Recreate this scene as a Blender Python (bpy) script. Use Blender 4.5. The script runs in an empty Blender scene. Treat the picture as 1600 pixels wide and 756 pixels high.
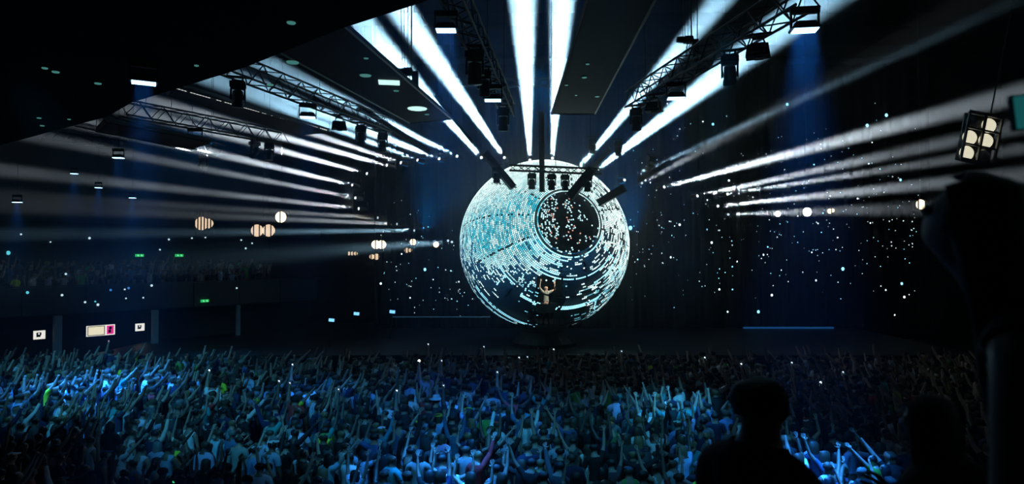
import bpy, bmesh, math, random
import numpy as np
from mathutils import Vector, Matrix, Quaternion

# ------------------------------------------------------------------ camera, world, exposure, large lights
F = 1040.0; CZ = 5.7; PITCH = math.atan(22 / F)
SC = bpy.context.scene; COL = SC.collection
cam = bpy.data.cameras.new('camera'); cam_o = bpy.data.objects.new('camera', cam); COL.objects.link(cam_o)
cam.sensor_width = 36; cam.lens = 36 * F / 1600; cam.clip_end = 300
cam_o.location = (0, 0, CZ); cam_o.rotation_euler = (math.pi / 2 + PITCH, 0, 0); SC.camera = cam_o
cam.dof.use_dof = True; cam.dof.focus_distance = 24; cam.dof.aperture_fstop = 2.2
SC.view_settings.view_transform = 'Standard'; SC.view_settings.look = 'None'
SC.view_settings.exposure = 0.0; SC.view_settings.gamma = 1.0; SC.view_settings.use_curve_mapping = False
SC.cycles.max_bounces = 3; SC.cycles.diffuse_bounces = 2; SC.cycles.glossy_bounces = 2; SC.cycles.volume_bounces = 0
SC.cycles.sample_clamp_indirect = 2.0
world = bpy.data.worlds.new('world'); SC.world = world; world.use_nodes = True
world.node_tree.nodes['Background'].inputs[0].default_value = (0, 0, 0, 1)

def ray(px, py):
    x, y, z = (px - 800) / F, 1.0, (378 - py) / F
    c, s = math.cos(PITCH), math.sin(PITCH)
    return Vector((x, y * c - z * s, y * s + z * c))
def at(px, py, Y):
    r = ray(px, py); return Vector((0, 0, CZ)) + r * (Y / r.y)
def at_z(px, py, z):
    r = ray(px, py); return Vector((0, 0, CZ)) + r * ((z - CZ) / r.z)
def aim(o, target, roll=0):
    d = Vector(target) - o.location; o.rotation_euler = d.to_track_quat('-Z', 'Y').to_euler()

def spot(name, loc, target, energy, deg, color, blend=1.0, soft=.06, parent=None):
    l = bpy.data.lights.new(name, 'SPOT'); l.energy = energy; l.spot_size = math.radians(deg); l.spot_blend = blend
    l.shadow_soft_size = soft; l.color = color
    o = bpy.data.objects.new(name, l); COL.objects.link(o); o.location = loc; aim(o, target)
    return o
BLUE = (.05, .48, .95)
BEAM_W = 1500000.0; CROWD_W = 1.1
# blue wash lights that hang over the crowd behind the camera, aimed down at the crowd
CROWD_LIGHTS = [
    # x, y, z, target x, y, z, watts, cone
    (-16, 13.5, 8.2, -15.5, 23.5, 1.6, 3300, 46), (-10.5, 12, 8.2, -11.0, 20.0, 1.6, 2100, 46), (-7, 9.3, 8.2, -6.4, 17.5, 1.6, 1500, 46), (-2.0, 9, 10.3, -2.2, 15.5, 1.6, 1300, 46),
    (1.5, 9, 10.3, 1.4, 15.0, 1.6, 1200, 46), (4.3, 13, 10.3, 4.4, 18.5, 1.6, 5200, 22), (4.8, 9, 10.3, 4.6, 15.0, 1.6, 700, 40), (7.0, 8, 10.3, 6.9, 13.3, 1.6, 300, 24)]
for (x, y, z, tx, ty, tz, e, dg) in CROWD_LIGHTS:
    spot('crowd_wash_light', (x, y, z), (tx, ty, tz), e * CROWD_W, dg, BLUE, 1.0, .25)
# deep blue floods from above the stage: they only tint the haze round the sphere
FLOOD = (.0, .26, .85)
spot('stage_flood_light', (-5, 37.5, 7), (-1.5, 33, 16), 2600, 80, FLOOD, 1.0, .3)
spot('stage_flood_light', (7, 37.5, 7), (3.5, 33, 16), 2600, 80, FLOOD, 1.0, .3)
spot('stage_flood_light', (1.5, 36.5, 16), (1.5, 33, 6), 900, 80, FLOOD, 1.0, .3)
spot('stage_flood_light', (-18, 38, 13), (-14, 28, 8), 1300, 60, FLOOD, 1.0, .3)
spot('stage_flood_light', (-3.2, 13.5, 15.5), (-3.2, 16, 9), 2500, 40, (.0, .13, .9), 1.0, .3)

# ------------------------------------------------------------------ materials
MATS = {}
def pmat(name, color, rough=.6, metal=0.0, noise=None, scale=30, bump=0, emit=None, estr=0, objcol=False, spec=.5):
    if name in MATS: return MATS[name]
    m = bpy.data.materials.new(name); m.use_nodes = True; nt = m.node_tree; b = nt.nodes['Principled BSDF']
    b.inputs['Base Color'].default_value = (*color, 1); b.inputs['Roughness'].default_value = rough
    b.inputs['Metallic'].default_value = metal; b.inputs['Specular IOR Level'].default_value = spec
    if noise or bump:
        t = nt.nodes.new('ShaderNodeTexCoord'); n = nt.nodes.new('ShaderNodeTexNoise'); n.inputs['Scale'].default_value = scale
        n.inputs['Detail'].default_value = 4; nt.links.new(t.outputs['Object'], n.inputs['Vector'])
    if noise or objcol:
        mx = nt.nodes.new('ShaderNodeMix'); mx.data_type = 'RGBA'; mx.blend_type = 'MULTIPLY'
        mx.inputs[0].default_value = 1.0; mx.inputs[6].default_value = (*color, 1); mx.inputs[7].default_value = (1, 1, 1, 1)
        if objcol:
            oi = nt.nodes.new('ShaderNodeObjectInfo'); nt.links.new(oi.outputs['Color'], mx.inputs[6])
        if noise:
            mr = nt.nodes.new('ShaderNodeMapRange'); mr.inputs[3].default_value = 1 - noise; mr.inputs[4].default_value = 1 + noise
            nt.links.new(n.outputs['Fac'], mr.inputs[0]); nt.links.new(mr.outputs[0], mx.inputs[7])
        nt.links.new(mx.outputs[2], b.inputs['Base Color'])
    if bump:
        bp = nt.nodes.new('ShaderNodeBump'); bp.inputs['Strength'].default_value = bump
        nt.links.new(n.outputs['Fac'], bp.inputs['Height']); nt.links.new(bp.outputs[0], b.inputs['Normal'])
    if emit:
        b.inputs['Emission Color'].default_value = (*emit, 1); b.inputs['Emission Strength'].default_value = estr
        m.cycles.emission_sampling = 'NONE'
    MATS[name] = m; return m
M_WALL = pmat('dark_wall_paint', (.006, .007, .009), .85, noise=.4, scale=3, bump=.1)
M_FLOOR = pmat('dark_floor', (.015, .016, .018), .6, noise=.3, scale=4)
M_CEIL = pmat('black_ceiling', (.002, .0022, .0025), .95, noise=.4, scale=2, spec=.1)
M_PANEL = pmat('black_panel', (.006, .007, .008), .7, noise=.4, scale=3)
M_METAL = pmat('dark_metal', (.03, .032, .035), .4, .6, noise=.3, scale=12)
M_ALU = pmat('weathered_aluminium', (.10, .105, .11), .45, .7, noise=.3, scale=14)
M_BLACK = pmat('black_plastic', (.008, .008, .009), .5, noise=.3, scale=20)
M_CABLE = pmat('black_cable', (.01, .01, .01), .6, noise=.2)
M_STAGE = pmat('stage_black', (.012, .013, .015), .5, noise=.4, scale=5)
M_COLUMN = pmat('pale_column_paint', (.22, .24, .25), .7, noise=.2, scale=3)
M_SKIN = pmat('skin', (1, 1, 1), .5, noise=.12, scale=6, objcol=True)
M_CLOTH = pmat('cloth', (1, 1, 1), .85, noise=.25, scale=9, bump=.25, objcol=True)
M_HAIR = pmat('hair', (1, 1, 1), .55, noise=.5, scale=40, bump=.5, objcol=True)
M_LENS = pmat('beam_lens', (.8, .9, 1), .2, emit=(.85, .95, 1), estr=14)
M_LENSDIM = pmat('faint_beam_lens', (.8, .9, 1), .2, emit=(.6, .8, 1), estr=1.2)
M_LEDFACE = pmat('blue_white_led', (.5, .6, .8), .3, emit=(.35, .68, 1), estr=6)
M_LEDLOW = pmat('stage_lamp_blue', (.3, .5, .7), .3, emit=(.18, .55, 1), estr=1.6)
M_WARM = pmat('warm_blinder_lamp', (1, .9, .7), .3, emit=(1, .80, .52), estr=2.6)
M_WARMHI = pmat('hot_blinder_lamp', (1, .9, .8), .3, emit=(1, .93, .85), estr=12)
M_WARMLO = pmat('dim_blinder_lamp', (1, .9, .7), .3, emit=(1, .72, .48), estr=.9)
M_DIMLENS = pmat('unlit_lens_glass', (.25, .27, .28), .15, spec=.8)
M_DOWN = pmat('teal_white_downlight', (.7, .9, .9), .3, emit=(.62, 1, .92), estr=1.1)
M_DOWNLO = pmat('dim_teal_downlight', (.5, .8, .8), .3, emit=(.2, .75, .65), estr=.22)

# ------------------------------------------------------------------ mesh helpers
class MB:
    def __init__(s): s.v = []; s.f = []; s.mi = []
    def add(s, vs, fs, mi=0):
        o = len(s.v); s.v += [tuple(v) for v in vs]; s.f += [tuple(i + o for i in f) for f in fs]; s.mi += [mi] * len(fs); return s
    def box(s, c, d, rot=None, mi=0, taper=1.0):
        c = Vector(c); vs = []
        for z in (-.5, .5):
            k = taper if z > 0 else 1
            for x, y in ((-.5, -.5), (.5, -.5), (.5, .5), (-.5, .5)):
                v = Vector((x * d[0] * k, y * d[1] * k, z * d[2]))
                if rot is not None: v = rot @ v
                vs.append(c + v)
        return s.add(vs, [(3, 2, 1, 0), (4, 5, 6, 7), (0, 1, 5, 4), (1, 2, 6, 5), (2, 3, 7, 6), (3, 0, 4, 7)], mi)
    def tube(s, a, b, r, n=6, r2=None, mi=0):
        a = Vector(a); b = Vector(b); r2 = r if r2 is None else r2
        q = (b - a).to_track_quat('Z', 'Y'); vs = []
        for p, rr in ((a, r), (b, r2)):
            for i in range(n):
                t = 2 * math.pi * i / n; vs.append(p + q @ Vector((rr * math.cos(t), rr * math.sin(t), 0)))
        return s.add(vs, [(i, (i + 1) % n, n + (i + 1) % n, n + i) for i in range(n)] + [tuple(range(n))[::-1], tuple(range(n, 2 * n))], mi)
    def lathe(s, prof, n=16, origin=(0, 0, 0), q=None, mi=0):
        o = Vector(origin); vs = []
        for r, z in prof:
            for i in range(n):
                t = 2 * math.pi * i / n; v = Vector((r * math.cos(t), r * math.sin(t), z))
                if q is not None: v = q @ v
                vs.append(o + v)
        k = len(prof); fs = [(j * n + i, j * n + (i + 1) % n, (j + 1) * n + (i + 1) % n, (j + 1) * n + i) for j in range(k - 1) for i in range(n)]
        fs += [tuple(range(n))[::-1], tuple(range((k - 1) * n, k * n))]
        return s.add(vs, fs, mi)
    def prism(s, pts, z0, z1, mi=0):
        n = len(pts); vs = [(p[0], p[1], z0) for p in pts] + [(p[0], p[1], z1) for p in pts]
        return s.add(vs, [tuple(range(n))[::-1], tuple(range(n, 2 * n))] + [(i, (i + 1) % n, n + (i + 1) % n, n + i) for i in range(n)], mi)
    def mesh(s, name, mats):
        m = bpy.data.meshes.new(name); m.from_pydata(s.v, [], s.f)
        for k in (mats if isinstance(mats, (list, tuple)) else [mats]): m.materials.append(k)
        if any(s.mi): m.polygons.foreach_set('material_index', s.mi)
        m.update(); return m
    def build(s, name, mats, parent=None):
        return link(name, s.mesh(name, mats), parent)
def link(name, mesh, parent=None, loc=None, rot=None):
    o = bpy.data.objects.new(name, mesh); COL.objects.link(o)
    if parent is not None: o.parent = parent
    if loc is not None: o.location = loc
    if rot is not None: o.rotation_euler = rot
    return o
def thing(name, label, cat, loc=(0, 0, 0), rot=(0, 0, 0), group=None):
    o = bpy.data.objects.new(name, None); COL.objects.link(o); o.empty_display_size = .2
    o.location = loc; o.rotation_euler = rot; return tag(o, label, cat, group)
def tag(o, label, cat, group=None):
    o['label'] = label; o['category'] = cat
    if group: o['group'] = group
    return o
def struct(name, mb, mat, parent=None):
    o = mb.build(name, mat, parent)
    if parent is None: o['kind'] = 'structure'
    return o
def smooth(m):
    m.polygons.foreach_set('use_smooth', [True] * len(m.polygons)); return m

# ------------------------------------------------------------------ setting
X0, X1, Y0, Y1, ZC = -34, 34, -7, 46, 20
struct('floor', MB().box((0, 19.5, -.1), (70, 55, .2)), M_FLOOR)
cl = struct('ceiling', MB().box((0, 19.5, ZC + .1), (70, 55, .2)), M_CEIL)
jb = MB()
for k in range(9): jb.box((0, Y0 + 4 + k * 6, ZC - .35), (68, .3, .7)).box((0, Y0 + 4 + k * 6, ZC - .75), (68, .45, .1))
jb.build('roof_beam', M_CEIL, cl)['kind'] = 'stuff'
struct('wall_back', MB().box((0, Y1 + .1, ZC / 2), (70, .2, ZC)), M_WALL)
struct('wall_front', MB().box((0, Y0 - .1, ZC / 2), (70, .2, ZC)), M_WALL)
struct('wall_right', MB().box((X1 + .1, 19.5, ZC / 2), (.2, 55, ZC)), M_WALL)
struct('wall_left', MB().box((X0 - .1, 19.5, ZC / 2), (.2, 55, ZC)), M_WALL)
# near balcony that carries the camera and the people in front of it
nb = struct('balcony_floor', MB().box((0, -2.6, 3.975), (40, 8.6, .25)).box((0, 2.6, 3.475), (40, 1.8, .25)).box((0, 1.64, 3.7), (40, .12, .6)).box((0, 3.45, 3.1), (40, .12, .9)), M_WALL)
# dark low ceiling over the near stand, its edge runs slantwise across the picture
sof = [at_z(-160, 270, 8.6), at_z(168, 182, 8.6), at_z(206, 160, 8.6), at_z(298, 132, 8.6), at_z(386, 104, 8.6), at_z(532, 45, 8.6), at_z(628, 14, 8.6), at_z(760, -30, 8.6)]
soff = struct('ceiling_stand', MB().prism([(p.x, p.y) for p in sof] + [(-.6, -6), (-33, -6), (-33, sof[0].y)], 8.6, 8.9), M_CEIL)

# haze that fills the hall
hz = MB().box((0, 19.4, ZC / 2 - .05), (67.6, 52.6, ZC - .5))
hm = bpy.data.materials.new('stage_haze'); hm.use_nodes = True; nt = hm.node_tree; nt.nodes.clear()
ho = nt.nodes.new('ShaderNodeOutputMaterial'); hv = nt.nodes.new('ShaderNodeVolumeScatter')
hv.inputs['Anisotropy'].default_value = .55; hv.inputs['Color'].default_value = (.90, .96, 1, 1)
tc_ = nt.nodes.new('ShaderNodeTexCoord'); sb = nt.nodes.new('ShaderNodeVectorMath'); sb.operation = 'SUBTRACT'; sb.inputs[1].default_value = (1.5, 31, 13.5)
nt.links.new(tc_.outputs['Object'], sb.inputs[0]); scl = nt.nodes.new('ShaderNodeVectorMath'); scl.operation = 'MULTIPLY'; scl.inputs[1].default_value = (1 / 16, 1 / 24, 1 / 13)
nt.links.new(sb.outputs[0], scl.inputs[0]); ln = nt.nodes.new('ShaderNodeVectorMath'); ln.operation = 'LENGTH'; nt.links.new(scl.outputs[0], ln.inputs[0])
mr = nt.nodes.new('ShaderNodeMapRange'); mr.interpolation_type = 'SMOOTHSTEP'; mr.inputs[1].default_value = .2; mr.inputs[2].default_value = 1.08; mr.inputs[3].default_value = .0145; mr.inputs[4].default_value = .0016
nt.links.new(ln.outputs['Value'], mr.inputs[0])
nz_ = nt.nodes.new('ShaderNodeTexNoise'); nz_.inputs['Scale'].default_value = .42; nz_.inputs['Detail'].default_value = 3; nt.links.new(tc_.outputs['Object'], nz_.inputs['Vector'])
mr2 = nt.nodes.new('ShaderNodeMapRange'); mr2.inputs[1].default_value = .32; mr2.inputs[2].default_value = .68; mr2.inputs[3].default_value = .35; mr2.inputs[4].default_value = 1.65; nt.links.new(nz_.outputs['Fac'], mr2.inputs[0])
ml = nt.nodes.new('ShaderNodeMath'); ml.operation = 'MULTIPLY'; nt.links.new(mr.outputs[0], ml.inputs[0]); nt.links.new(mr2.outputs[0], ml.inputs[1]); nt.links.new(ml.outputs[0], hv.inputs['Density'])
nt.links.new(hv.outputs[0], ho.inputs['Volume'])
hzo = hz.build('haze', hm); hzo['kind'] = 'stuff'; tag(hzo, 'thin machine haze that fills the whole hall and shows the beams', 'haze')

# stage
sd = struct('stage_floor', MB().box((1, 35.3, 1.4), (38, 14, .2)), M_STAGE)
for i in range(19):
    struct('stage_panel', MB().box((-17.0 + i * 2, 28.45, .65), (1.94, .08, 1.26)), M_STAGE, sd)
g = tag(MB().box((0, 0, 0), (5.2, .05, .10)).build('stage_edge_light', pmat('blue_edge_strip', (.05, .1, .3), .4, emit=(.02, .16, .5), estr=.28)), 'dim blue light strip along the low stage edge beside the sphere, to its east', 'light strip')
g['label'] = 'brighter blue light strip on the low stage edge under the white blinders'
g.location = at(1232, 512, 38.3)
g = tag(MB().box((0, 0, 0), (5.6, .05, .06)).build('stage_edge_light', pmat('faint_edge_strip', (.05, .1, .2), .4, emit=(.04, .14, .24), estr=.22)), 'faint grey-blue light strip along the stage edge beside the small cyan lamps', 'light strip')
g.location = at(690, 495, 38.3); MB().box((-2.6, 0, -.35), (.05, .05, .7)).box((2.6, 0, -.35), (.05, .05, .7)).box((0, 0, -.35), (.05, .05, .7)).build('post', M_METAL, g)

# star cloth behind the sphere
rng = random.Random(5)
YS = 39.0
stc = thing('star_cloth', 'wide black backdrop cloth scattered with small white and cyan points of light', 'backdrop', (0, YS, 1.5))
bmv = []; nx, nz = 200, 2
xs0, xs1 = at(585, 0, YS).x, at(1450, 0, YS).x
for j in range(nz):
    for i in range(nx + 1):
        x = xs0 + (xs1 - xs0) * i / nx; bmv.append((x, .18 * math.sin(x * 5.1) + .08 * math.sin(x * 11.3), j * 15.5))
mb = MB().add(bmv, [(i, i + 1, nx + 2 + i, nx + 1 + i) for i in range(nx)]); mb.build('cloth', pmat('black_stage_cloth', (.002, .0025, .004), .95, noise=.3, spec=.1), stc)
sm = [MB() for _ in range(3)]
def star(px, py, r, mi):
    p = at(px, py, YS - .35); k = r * YS / F
    n = 6; vs = [(p.x, -.40, p.z - 1.5)] + [(p.x + k * math.cos(2 * math.pi * i / n), -.35, p.z - 1.5 + k * 1.15 * math.sin(2 * math.pi * i / n)) for i in range(n)]
    sm[mi].add(vs, [(0, 1 + i, 1 + (i + 1) % n) for i in range(n)] + [tuple(range(1, n + 1))[::-1]])
BIG = [(985, 356, 3.6), (1385, 180, 3.0), (1355, 196, 3.0), (1230, 163, 2.4), (1114, 194, 2.4), (1317, 420, 3), (1409, 443, 2.4), (1185, 487, 2.6), (1206, 461, 2.2),
       (1112, 379, 2.2), (1062, 351, 2.2), (664, 421, 2.6), (1413, 464, 2.2), (595, 443, 2.0), (642, 381, 1.8), (1124, 452, 1.8), (1193, 398, 1.6), (1137, 487, 1.6), (1139, 282, 2),
       (1407, 281, 2.4), (1340, 310, 1.6), (1048, 402, 1.7), (1275, 438, 1.6), (1384, 453, 1.5), (1398, 492, 1.4), (1035, 168, 1.2), (1098, 190, 1.2)]
for x, y, r in BIG: star(x, y, r * .85, 0 if r < 2.3 else 1)
for k in range(430):
    if k < 350: x, y = rng.uniform(985, 1440), rng.triangular(150, 496, 380)
    else: x, y = rng.uniform(594, 740), rng.triangular(300, 498, 460)
    if x > 1100 and y < 200 and rng.random() < .5: continue
    star(x, y, rng.choice([.45, .5, .55, .6, .7, .8, 1.1]), rng.choice([0, 2, 2, 1]))
for i, (c, e) in enumerate([((.75, .92, 1), 2.2), ((.25, .72, 1), 2.4), ((.7, .85, .95), .8)]):
    o = sm[i].build('star_light', pmat('star_light_%d' % i, c, .4, emit=c, estr=e), stc); o['kind'] = 'stuff'

# ------------------------------------------------------------------ LED sphere
SCN = at(850, 382, 31.5); SR = 3.97
sph = thing('led_sphere', 'huge sphere of curved see-through led panels glowing white and teal above the stage', 'led sphere', SCN)
pole = Vector((.232, -.93, .235)).normalized()
ax = Vector((1, 0, 0)); ax = (ax - pole * ax.dot(pole)).normalized(); ay = pole.cross(ax)   # ay points up or down
if ay.z < 0: ay = -ay
nr = np.random.RandomState(7)
def vnoise(a, b, seed):
    r = np.random.RandomState(seed).rand(64, 64)
    ia, ib = np.floor(a).astype(int), np.floor(b).astype(int); fa, fb = a - ia, b - ib
    fa = fa * fa * (3 - 2 * fa); fb = fb * fb * (3 - 2 * fb)
    g = lambda i, j: r[i % 64, j % 64]
    return (g(ia, ib) * (1 - fa) + g(ia + 1, ib) * fa) * (1 - fb) + (g(ia, ib + 1) * (1 - fa) + g(ia + 1, ib + 1) * fa) * fb
def gau(u, v, cu, cv, su, sv, rot=0):
    c, s = math.cos(rot), math.sin(rot); du, dv = u - cu, v - cv; a = du * c + dv * s; b = -du * s + dv * c
    return np.exp(-.5 * ((a / su) ** 2 + (b / sv) ** 2))
DTH = math.radians(1.15)
tiles = {}
NBANDS = 156
for row in range(NBANDS):
    th = row * DTH + DTH * .5
    back = th > math.radians(125)
    if back and row % 3: continue
    dth = DTH * 3 if back else DTH
    n = max(6, int(round(2 * math.pi * math.sin(th) / (dth * (1.0 if not back else 1.5)))))
    ph = np.arange(n) * 2 * math.pi / n
    phc = ph + math.pi / n
    d = np.outer(np.sin(th) * np.cos(phc), ax) + np.outer(np.sin(th) * np.sin(phc), ay) + np.cos(th) * np.array(pole)
    u, v, w = d[:, 0], d[:, 2], -d[:, 1]
    deg = math.degrees(th); pdeg = np.degrees(phc) % 360
    # picture shown on the wall of leds: density and tone of the lit tiles
    dens = .12 - .22 * gau(u, v, -.5, -.5, .42, .2, -.6) + 1.5 * gau(u, v, -.42, .52, .50, .36, -.75) + .75 * gau(u, v, .1, .85, .42, .2) + .7 * gau(u, v, -.72, .12, .28, .34) + .55 * gau(u, v, .62, .45, .2, .35, .5)
    dens += .45 * gau(u, v, .82, -.1, .16, .38) + .30 * gau(u, v, .72, -.55, .16, .3, -.6) + .25 * gau(u, v, -.2, -.1, .3, .14) - .12 * gau(u, v, .2, -.35, .16, .5)
    dens *= .62 + .76 * vnoise(np.full(n, deg / 5.0), pdeg / 14.0, 11)
    dens += .25 * (vnoise(np.full(n, deg / 1.6), pdeg / 5.0, 12) - .5)
    dish = deg < 19.3
    if dish:
        dens = np.full(n, .30) - .22 * (u > .25) - .3 * ((u > .10) & (u < .17)) + .10 * gau(u, v, -.02, .1, .14, .2)
        dens *= .5 + 1.0 * vnoise(u * 26, v * 5, 13)
    # dark meridian seam right under the dish
    dens = np.where((u > .115) & (u < .19) & (v < -.12), dens * .15, dens)
    dens = np.where((u > .19) & (v < -.1) & (deg > 34), dens * .85, dens)
    runs = nr.rand(n); L = 1 + (nr.rand(n) * (4 if not dish else 1)).astype(int)
    lit = np.zeros(n, bool); val = np.zeros(n); i = 0
    while i < n:
        j = min(n, i + L[i]); lit[i:j] = runs[i] < dens[i:j]; val[i:j] = nr.rand(); i = j
    # bright arcs
    def arc(t0, w0, a0, a1):
        return (abs(deg - t0) < w0) & (((pdeg - a0) % 360) < ((a1 - a0) % 360))
    teal = np.clip(gau(u, v, -.72, .08, .34, .3) + .9 * gau(u, v, -.2, .32, .26, .3) + .6 * gau(u, v, .38, .3, .2, .3) + .35 * gau(u, v, -.2, -.15, .4, .16), 0, 1)
    hot = np.zeros(n, bool)
    for A in [(22.4, .6, 195, 345), (24.7, .6, 200, 268), (27.6, .6, 205, 262), (33.5, .6, 228, 262), (36, .6, 222, 330), (54, .6, 205, 232), (57.5, .9, 240, 305), (59.5, .5, 250, 290),
              (86.5, .7, 214, 264), (84.2, .6, 214, 262), (95, .6, 222, 252), (43, .5, 300, 350), (69, .6, 330, 18), (52, .5, 318, 20), (98, .6, 208, 245), (88.5, .5, 205, 243), (97, .5, 300, 330)]:
        hot |= arc(*A) & (nr.rand(n) < .93)
    for k in range(len(u)):
        pass
    # short radial strokes of the circuit drawing
    for (t0, t1, a0, wd) in [(27, 46, 258, .9), (40, 52, 222, .8), (44, 58, 240, .7), (48, 62, 214, .7), (38, 48, 232, .8), (52, 66, 222, .6), (60, 70, 300, .8), (50, 60, 330, .8), (28, 40, 330, .8), (30, 42, 205, .8)]:
        if t0 < deg < t1: hot |= (abs((pdeg - a0 + 180) % 360 - 180) < wd / math.sin(th) * .5)
    seam = ((np.abs((pdeg + 8) % 30) < .55 / max(.3, math.sin(th))) & (deg > 21)) | ((deg > 20.3) & (deg < 21.6))
    colr = np.zeros((n, 3))
    white = np.array((.80, 1.0, .95)); tl = np.array((.03, .33, .43)); deepb = np.array((.01, .09, .22)); cy = np.array((.30, .75, .95))
    tmix = np.clip(teal * .95 * (.4 + .9 * val), 0, 1)[:, None]
    base = white * (1 - tmix) + tl * tmix
    lowm = np.clip((-v - .05) * 2.2, 0, 1)[:, None]
    base = base * (1 - lowm) + (np.where((val > .55)[:, None], np.array((.62, .88, .88)), np.array((.10, .33, .42)))) * lowm
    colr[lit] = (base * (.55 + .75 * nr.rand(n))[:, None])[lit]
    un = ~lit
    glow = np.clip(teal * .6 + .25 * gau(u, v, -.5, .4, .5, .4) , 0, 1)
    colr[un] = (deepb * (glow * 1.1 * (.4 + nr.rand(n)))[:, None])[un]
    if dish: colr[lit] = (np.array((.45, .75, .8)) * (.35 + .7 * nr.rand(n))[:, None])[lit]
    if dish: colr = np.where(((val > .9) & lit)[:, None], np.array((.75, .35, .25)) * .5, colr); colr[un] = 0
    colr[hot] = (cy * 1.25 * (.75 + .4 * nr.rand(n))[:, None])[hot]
    colr[seam & ~hot] *= .03
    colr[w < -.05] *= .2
    # bottom gap and the opening round the performer
    px, pv = u * 131 + 850, 382 - v * 131
    colr[(px > 838) & (px < 862) & (pv > 484)] = 0
    front = w > 0
    opening = front & (px > 834) & (px < 870) & (pv > 428) & (pv < 507)
    bright = colr.max(axis=1) > .08
    keep = ~(opening & (~bright | (nr.rand(n) < .55)))
    keep &= ~(front & (px > 842) & (px < 862) & (pv > 436) & (pv < 474))
    band = 0 if deg < 21 else 1 if deg < 50 else 2 if deg < 85 else 3 if deg < 125 else 4
    nsec = 6 if band == 0 else 12
    g0, g1 = .06, .10
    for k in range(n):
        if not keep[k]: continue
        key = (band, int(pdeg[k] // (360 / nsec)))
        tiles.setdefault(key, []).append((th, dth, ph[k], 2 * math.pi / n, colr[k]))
bm_mat = bpy.data.materials.new('led_tile'); bm_mat.use_nodes = True; nt = bm_mat.node_tree; b = nt.nodes['Principled BSDF']
b.inputs['Base Color'].default_value = (.01, .011, .012, 1); b.inputs['Roughness'].default_value = .6
a_ = nt.nodes.new('ShaderNodeAttribute'); a_.attribute_name = 'led'; nt.links.new(a_.outputs['Color'], b.inputs['Emission Color'])
b.inputs['Emission Strength'].default_value = 2.6; bm_mat.cycles.emission_sampling = 'NONE'
def sdir(th, ph):
    return (ax * (math.sin(th) * math.cos(ph)) + ay * (math.sin(th) * math.sin(ph)) + pole * math.cos(th))
for key, lst in tiles.items():
    vs = []; fs = []; cs = []
    for (th, dth, p, dp, c) in lst:
        lit = c.max() > .08; gt = .16 * dth; gp = .13 * dp; r = SR + (.02 if lit else 0)
        o = len(vs)
        for (t, q) in ((th - dth / 2 + gt, p + gp), (th + dth / 2 - gt, p + gp), (th + dth / 2 - gt, p + dp - gp), (th - dth / 2 + gt, p + dp - gp)):
            vs.append(tuple(sdir(t, q) * r))
        fs.append((o, o + 1, o + 2, o + 3)); cs.append((*c, 1))
    me = bpy.data.meshes.new('led_tiles'); me.from_pydata(vs, [], fs); me.materials.append(bm_mat)
    at_ = me.attributes.new('led', 'FLOAT_COLOR', 'FACE'); at_.data.foreach_set('color', np.array(cs, dtype=np.float32).ravel())
    pan = link('led_panel', me, sph); pan['kind'] = 'stuff'
# ribs of the frame (inside the tiles)
for k in range(12):
    a = math.radians(-8 + 30 * k); mb = MB(); pts = [sdir(math.radians(t), a) * (SR - .06) for t in range(21, 176, 6)]
    for p, q in zip(pts, pts[1:]): mb.tube(p, q, .03, 4)
    mb.build('frame_rib', M_METAL, sph)
for t in (21, 50, 85, 125):
    mb = MB(); pts = [sdir(math.radians(t), math.radians(a)) * (SR - .06) for a in range(0, 361, 10)]
    for p, q in zip(pts, pts[1:]): mb.tube(p, q, .035, 4)
    mb.build('frame_ring', M_METAL, sph)
# black lining that the led tiles sit on, with a gap where the performer stands
li = MB(); nn = 48; vv = []
mb = MB()
for i in range(24):
    for j in range(nn):
        t0, t1 = math.pi * i / 24, math.pi * (i + 1) / 24; a0, a1 = 2 * math.pi * j / nn, 2 * math.pi * (j + 1) / nn
        q = [Vector((math.sin(t) * math.cos(a), math.sin(t) * math.sin(a), math.cos(t))) * (SR - .12) for t, a in ((t0, a0), (t1, a0), (t1, a1), (t0, a1))]
        cx = sum((w_ for w_ in q), Vector()) / 4
        if cx.y < 0 and -.75 < cx.x < .9 and -3.95 < cx.z < -1.2: continue
        mb.add(q, [(0, 1, 2, 3)] if i not in (0, 23) else [(0, 1, 2, 3)])
mb.build('inner_lining', M_PANEL, sph)
# rear support legs and a low base that carries the sphere
mb = MB().lathe([(1.5, -SR - .85), (1.5, -SR - .6), (1.05, -SR - .1), (1.3, -SR + .35), (1.2, -SR + .36)], 24); mb.build('support_base', M_STAGE, sph)
mb = MB().box((0, -.95, -SR + .31), (1.7, 1.1, .10)); mb.build('inner_platform', M_STAGE, sph)

# ------------------------------------------------------------------ people
MALE = 1
def seg(a, b, t): return Vector(a) * (1 - t) + Vector(b) * t
POSES = {
    'down': ((.24, .02, -.97), (.04, .30, -.95)), 'up': ((.28, .20, .94), (.06, .16, .98)), 'forward_up': ((.20, .62, .75), (.02, .40, .92)),
    'bent': ((.85, .25, .45), (-.08, .2, .98)), 'clap': ((.50, .15, .85), (-.50, .22, .84)), 'point': ((.42, .55, .72), (.34, .58, .74)),
    'phone': ((.18, .80, .10), (-.22, .35, .90)), 'low_bent': ((.30, .25, -.90), (-.35, .80, .35)), 'wide': ((.75, .25, .62), (.42, .15, .90)),
    'side_up': ((.62, .10, .78), (.30, .05, .95)), 'wave': ((.55, .30, .78), (-.12, .22, .97)), 'up_back': ((.25, -.30, .90), (.05, -.15, 1.0)), 'head_hold': ((.85, .2, .45), (-.75, -.05, .62)),
}
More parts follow.
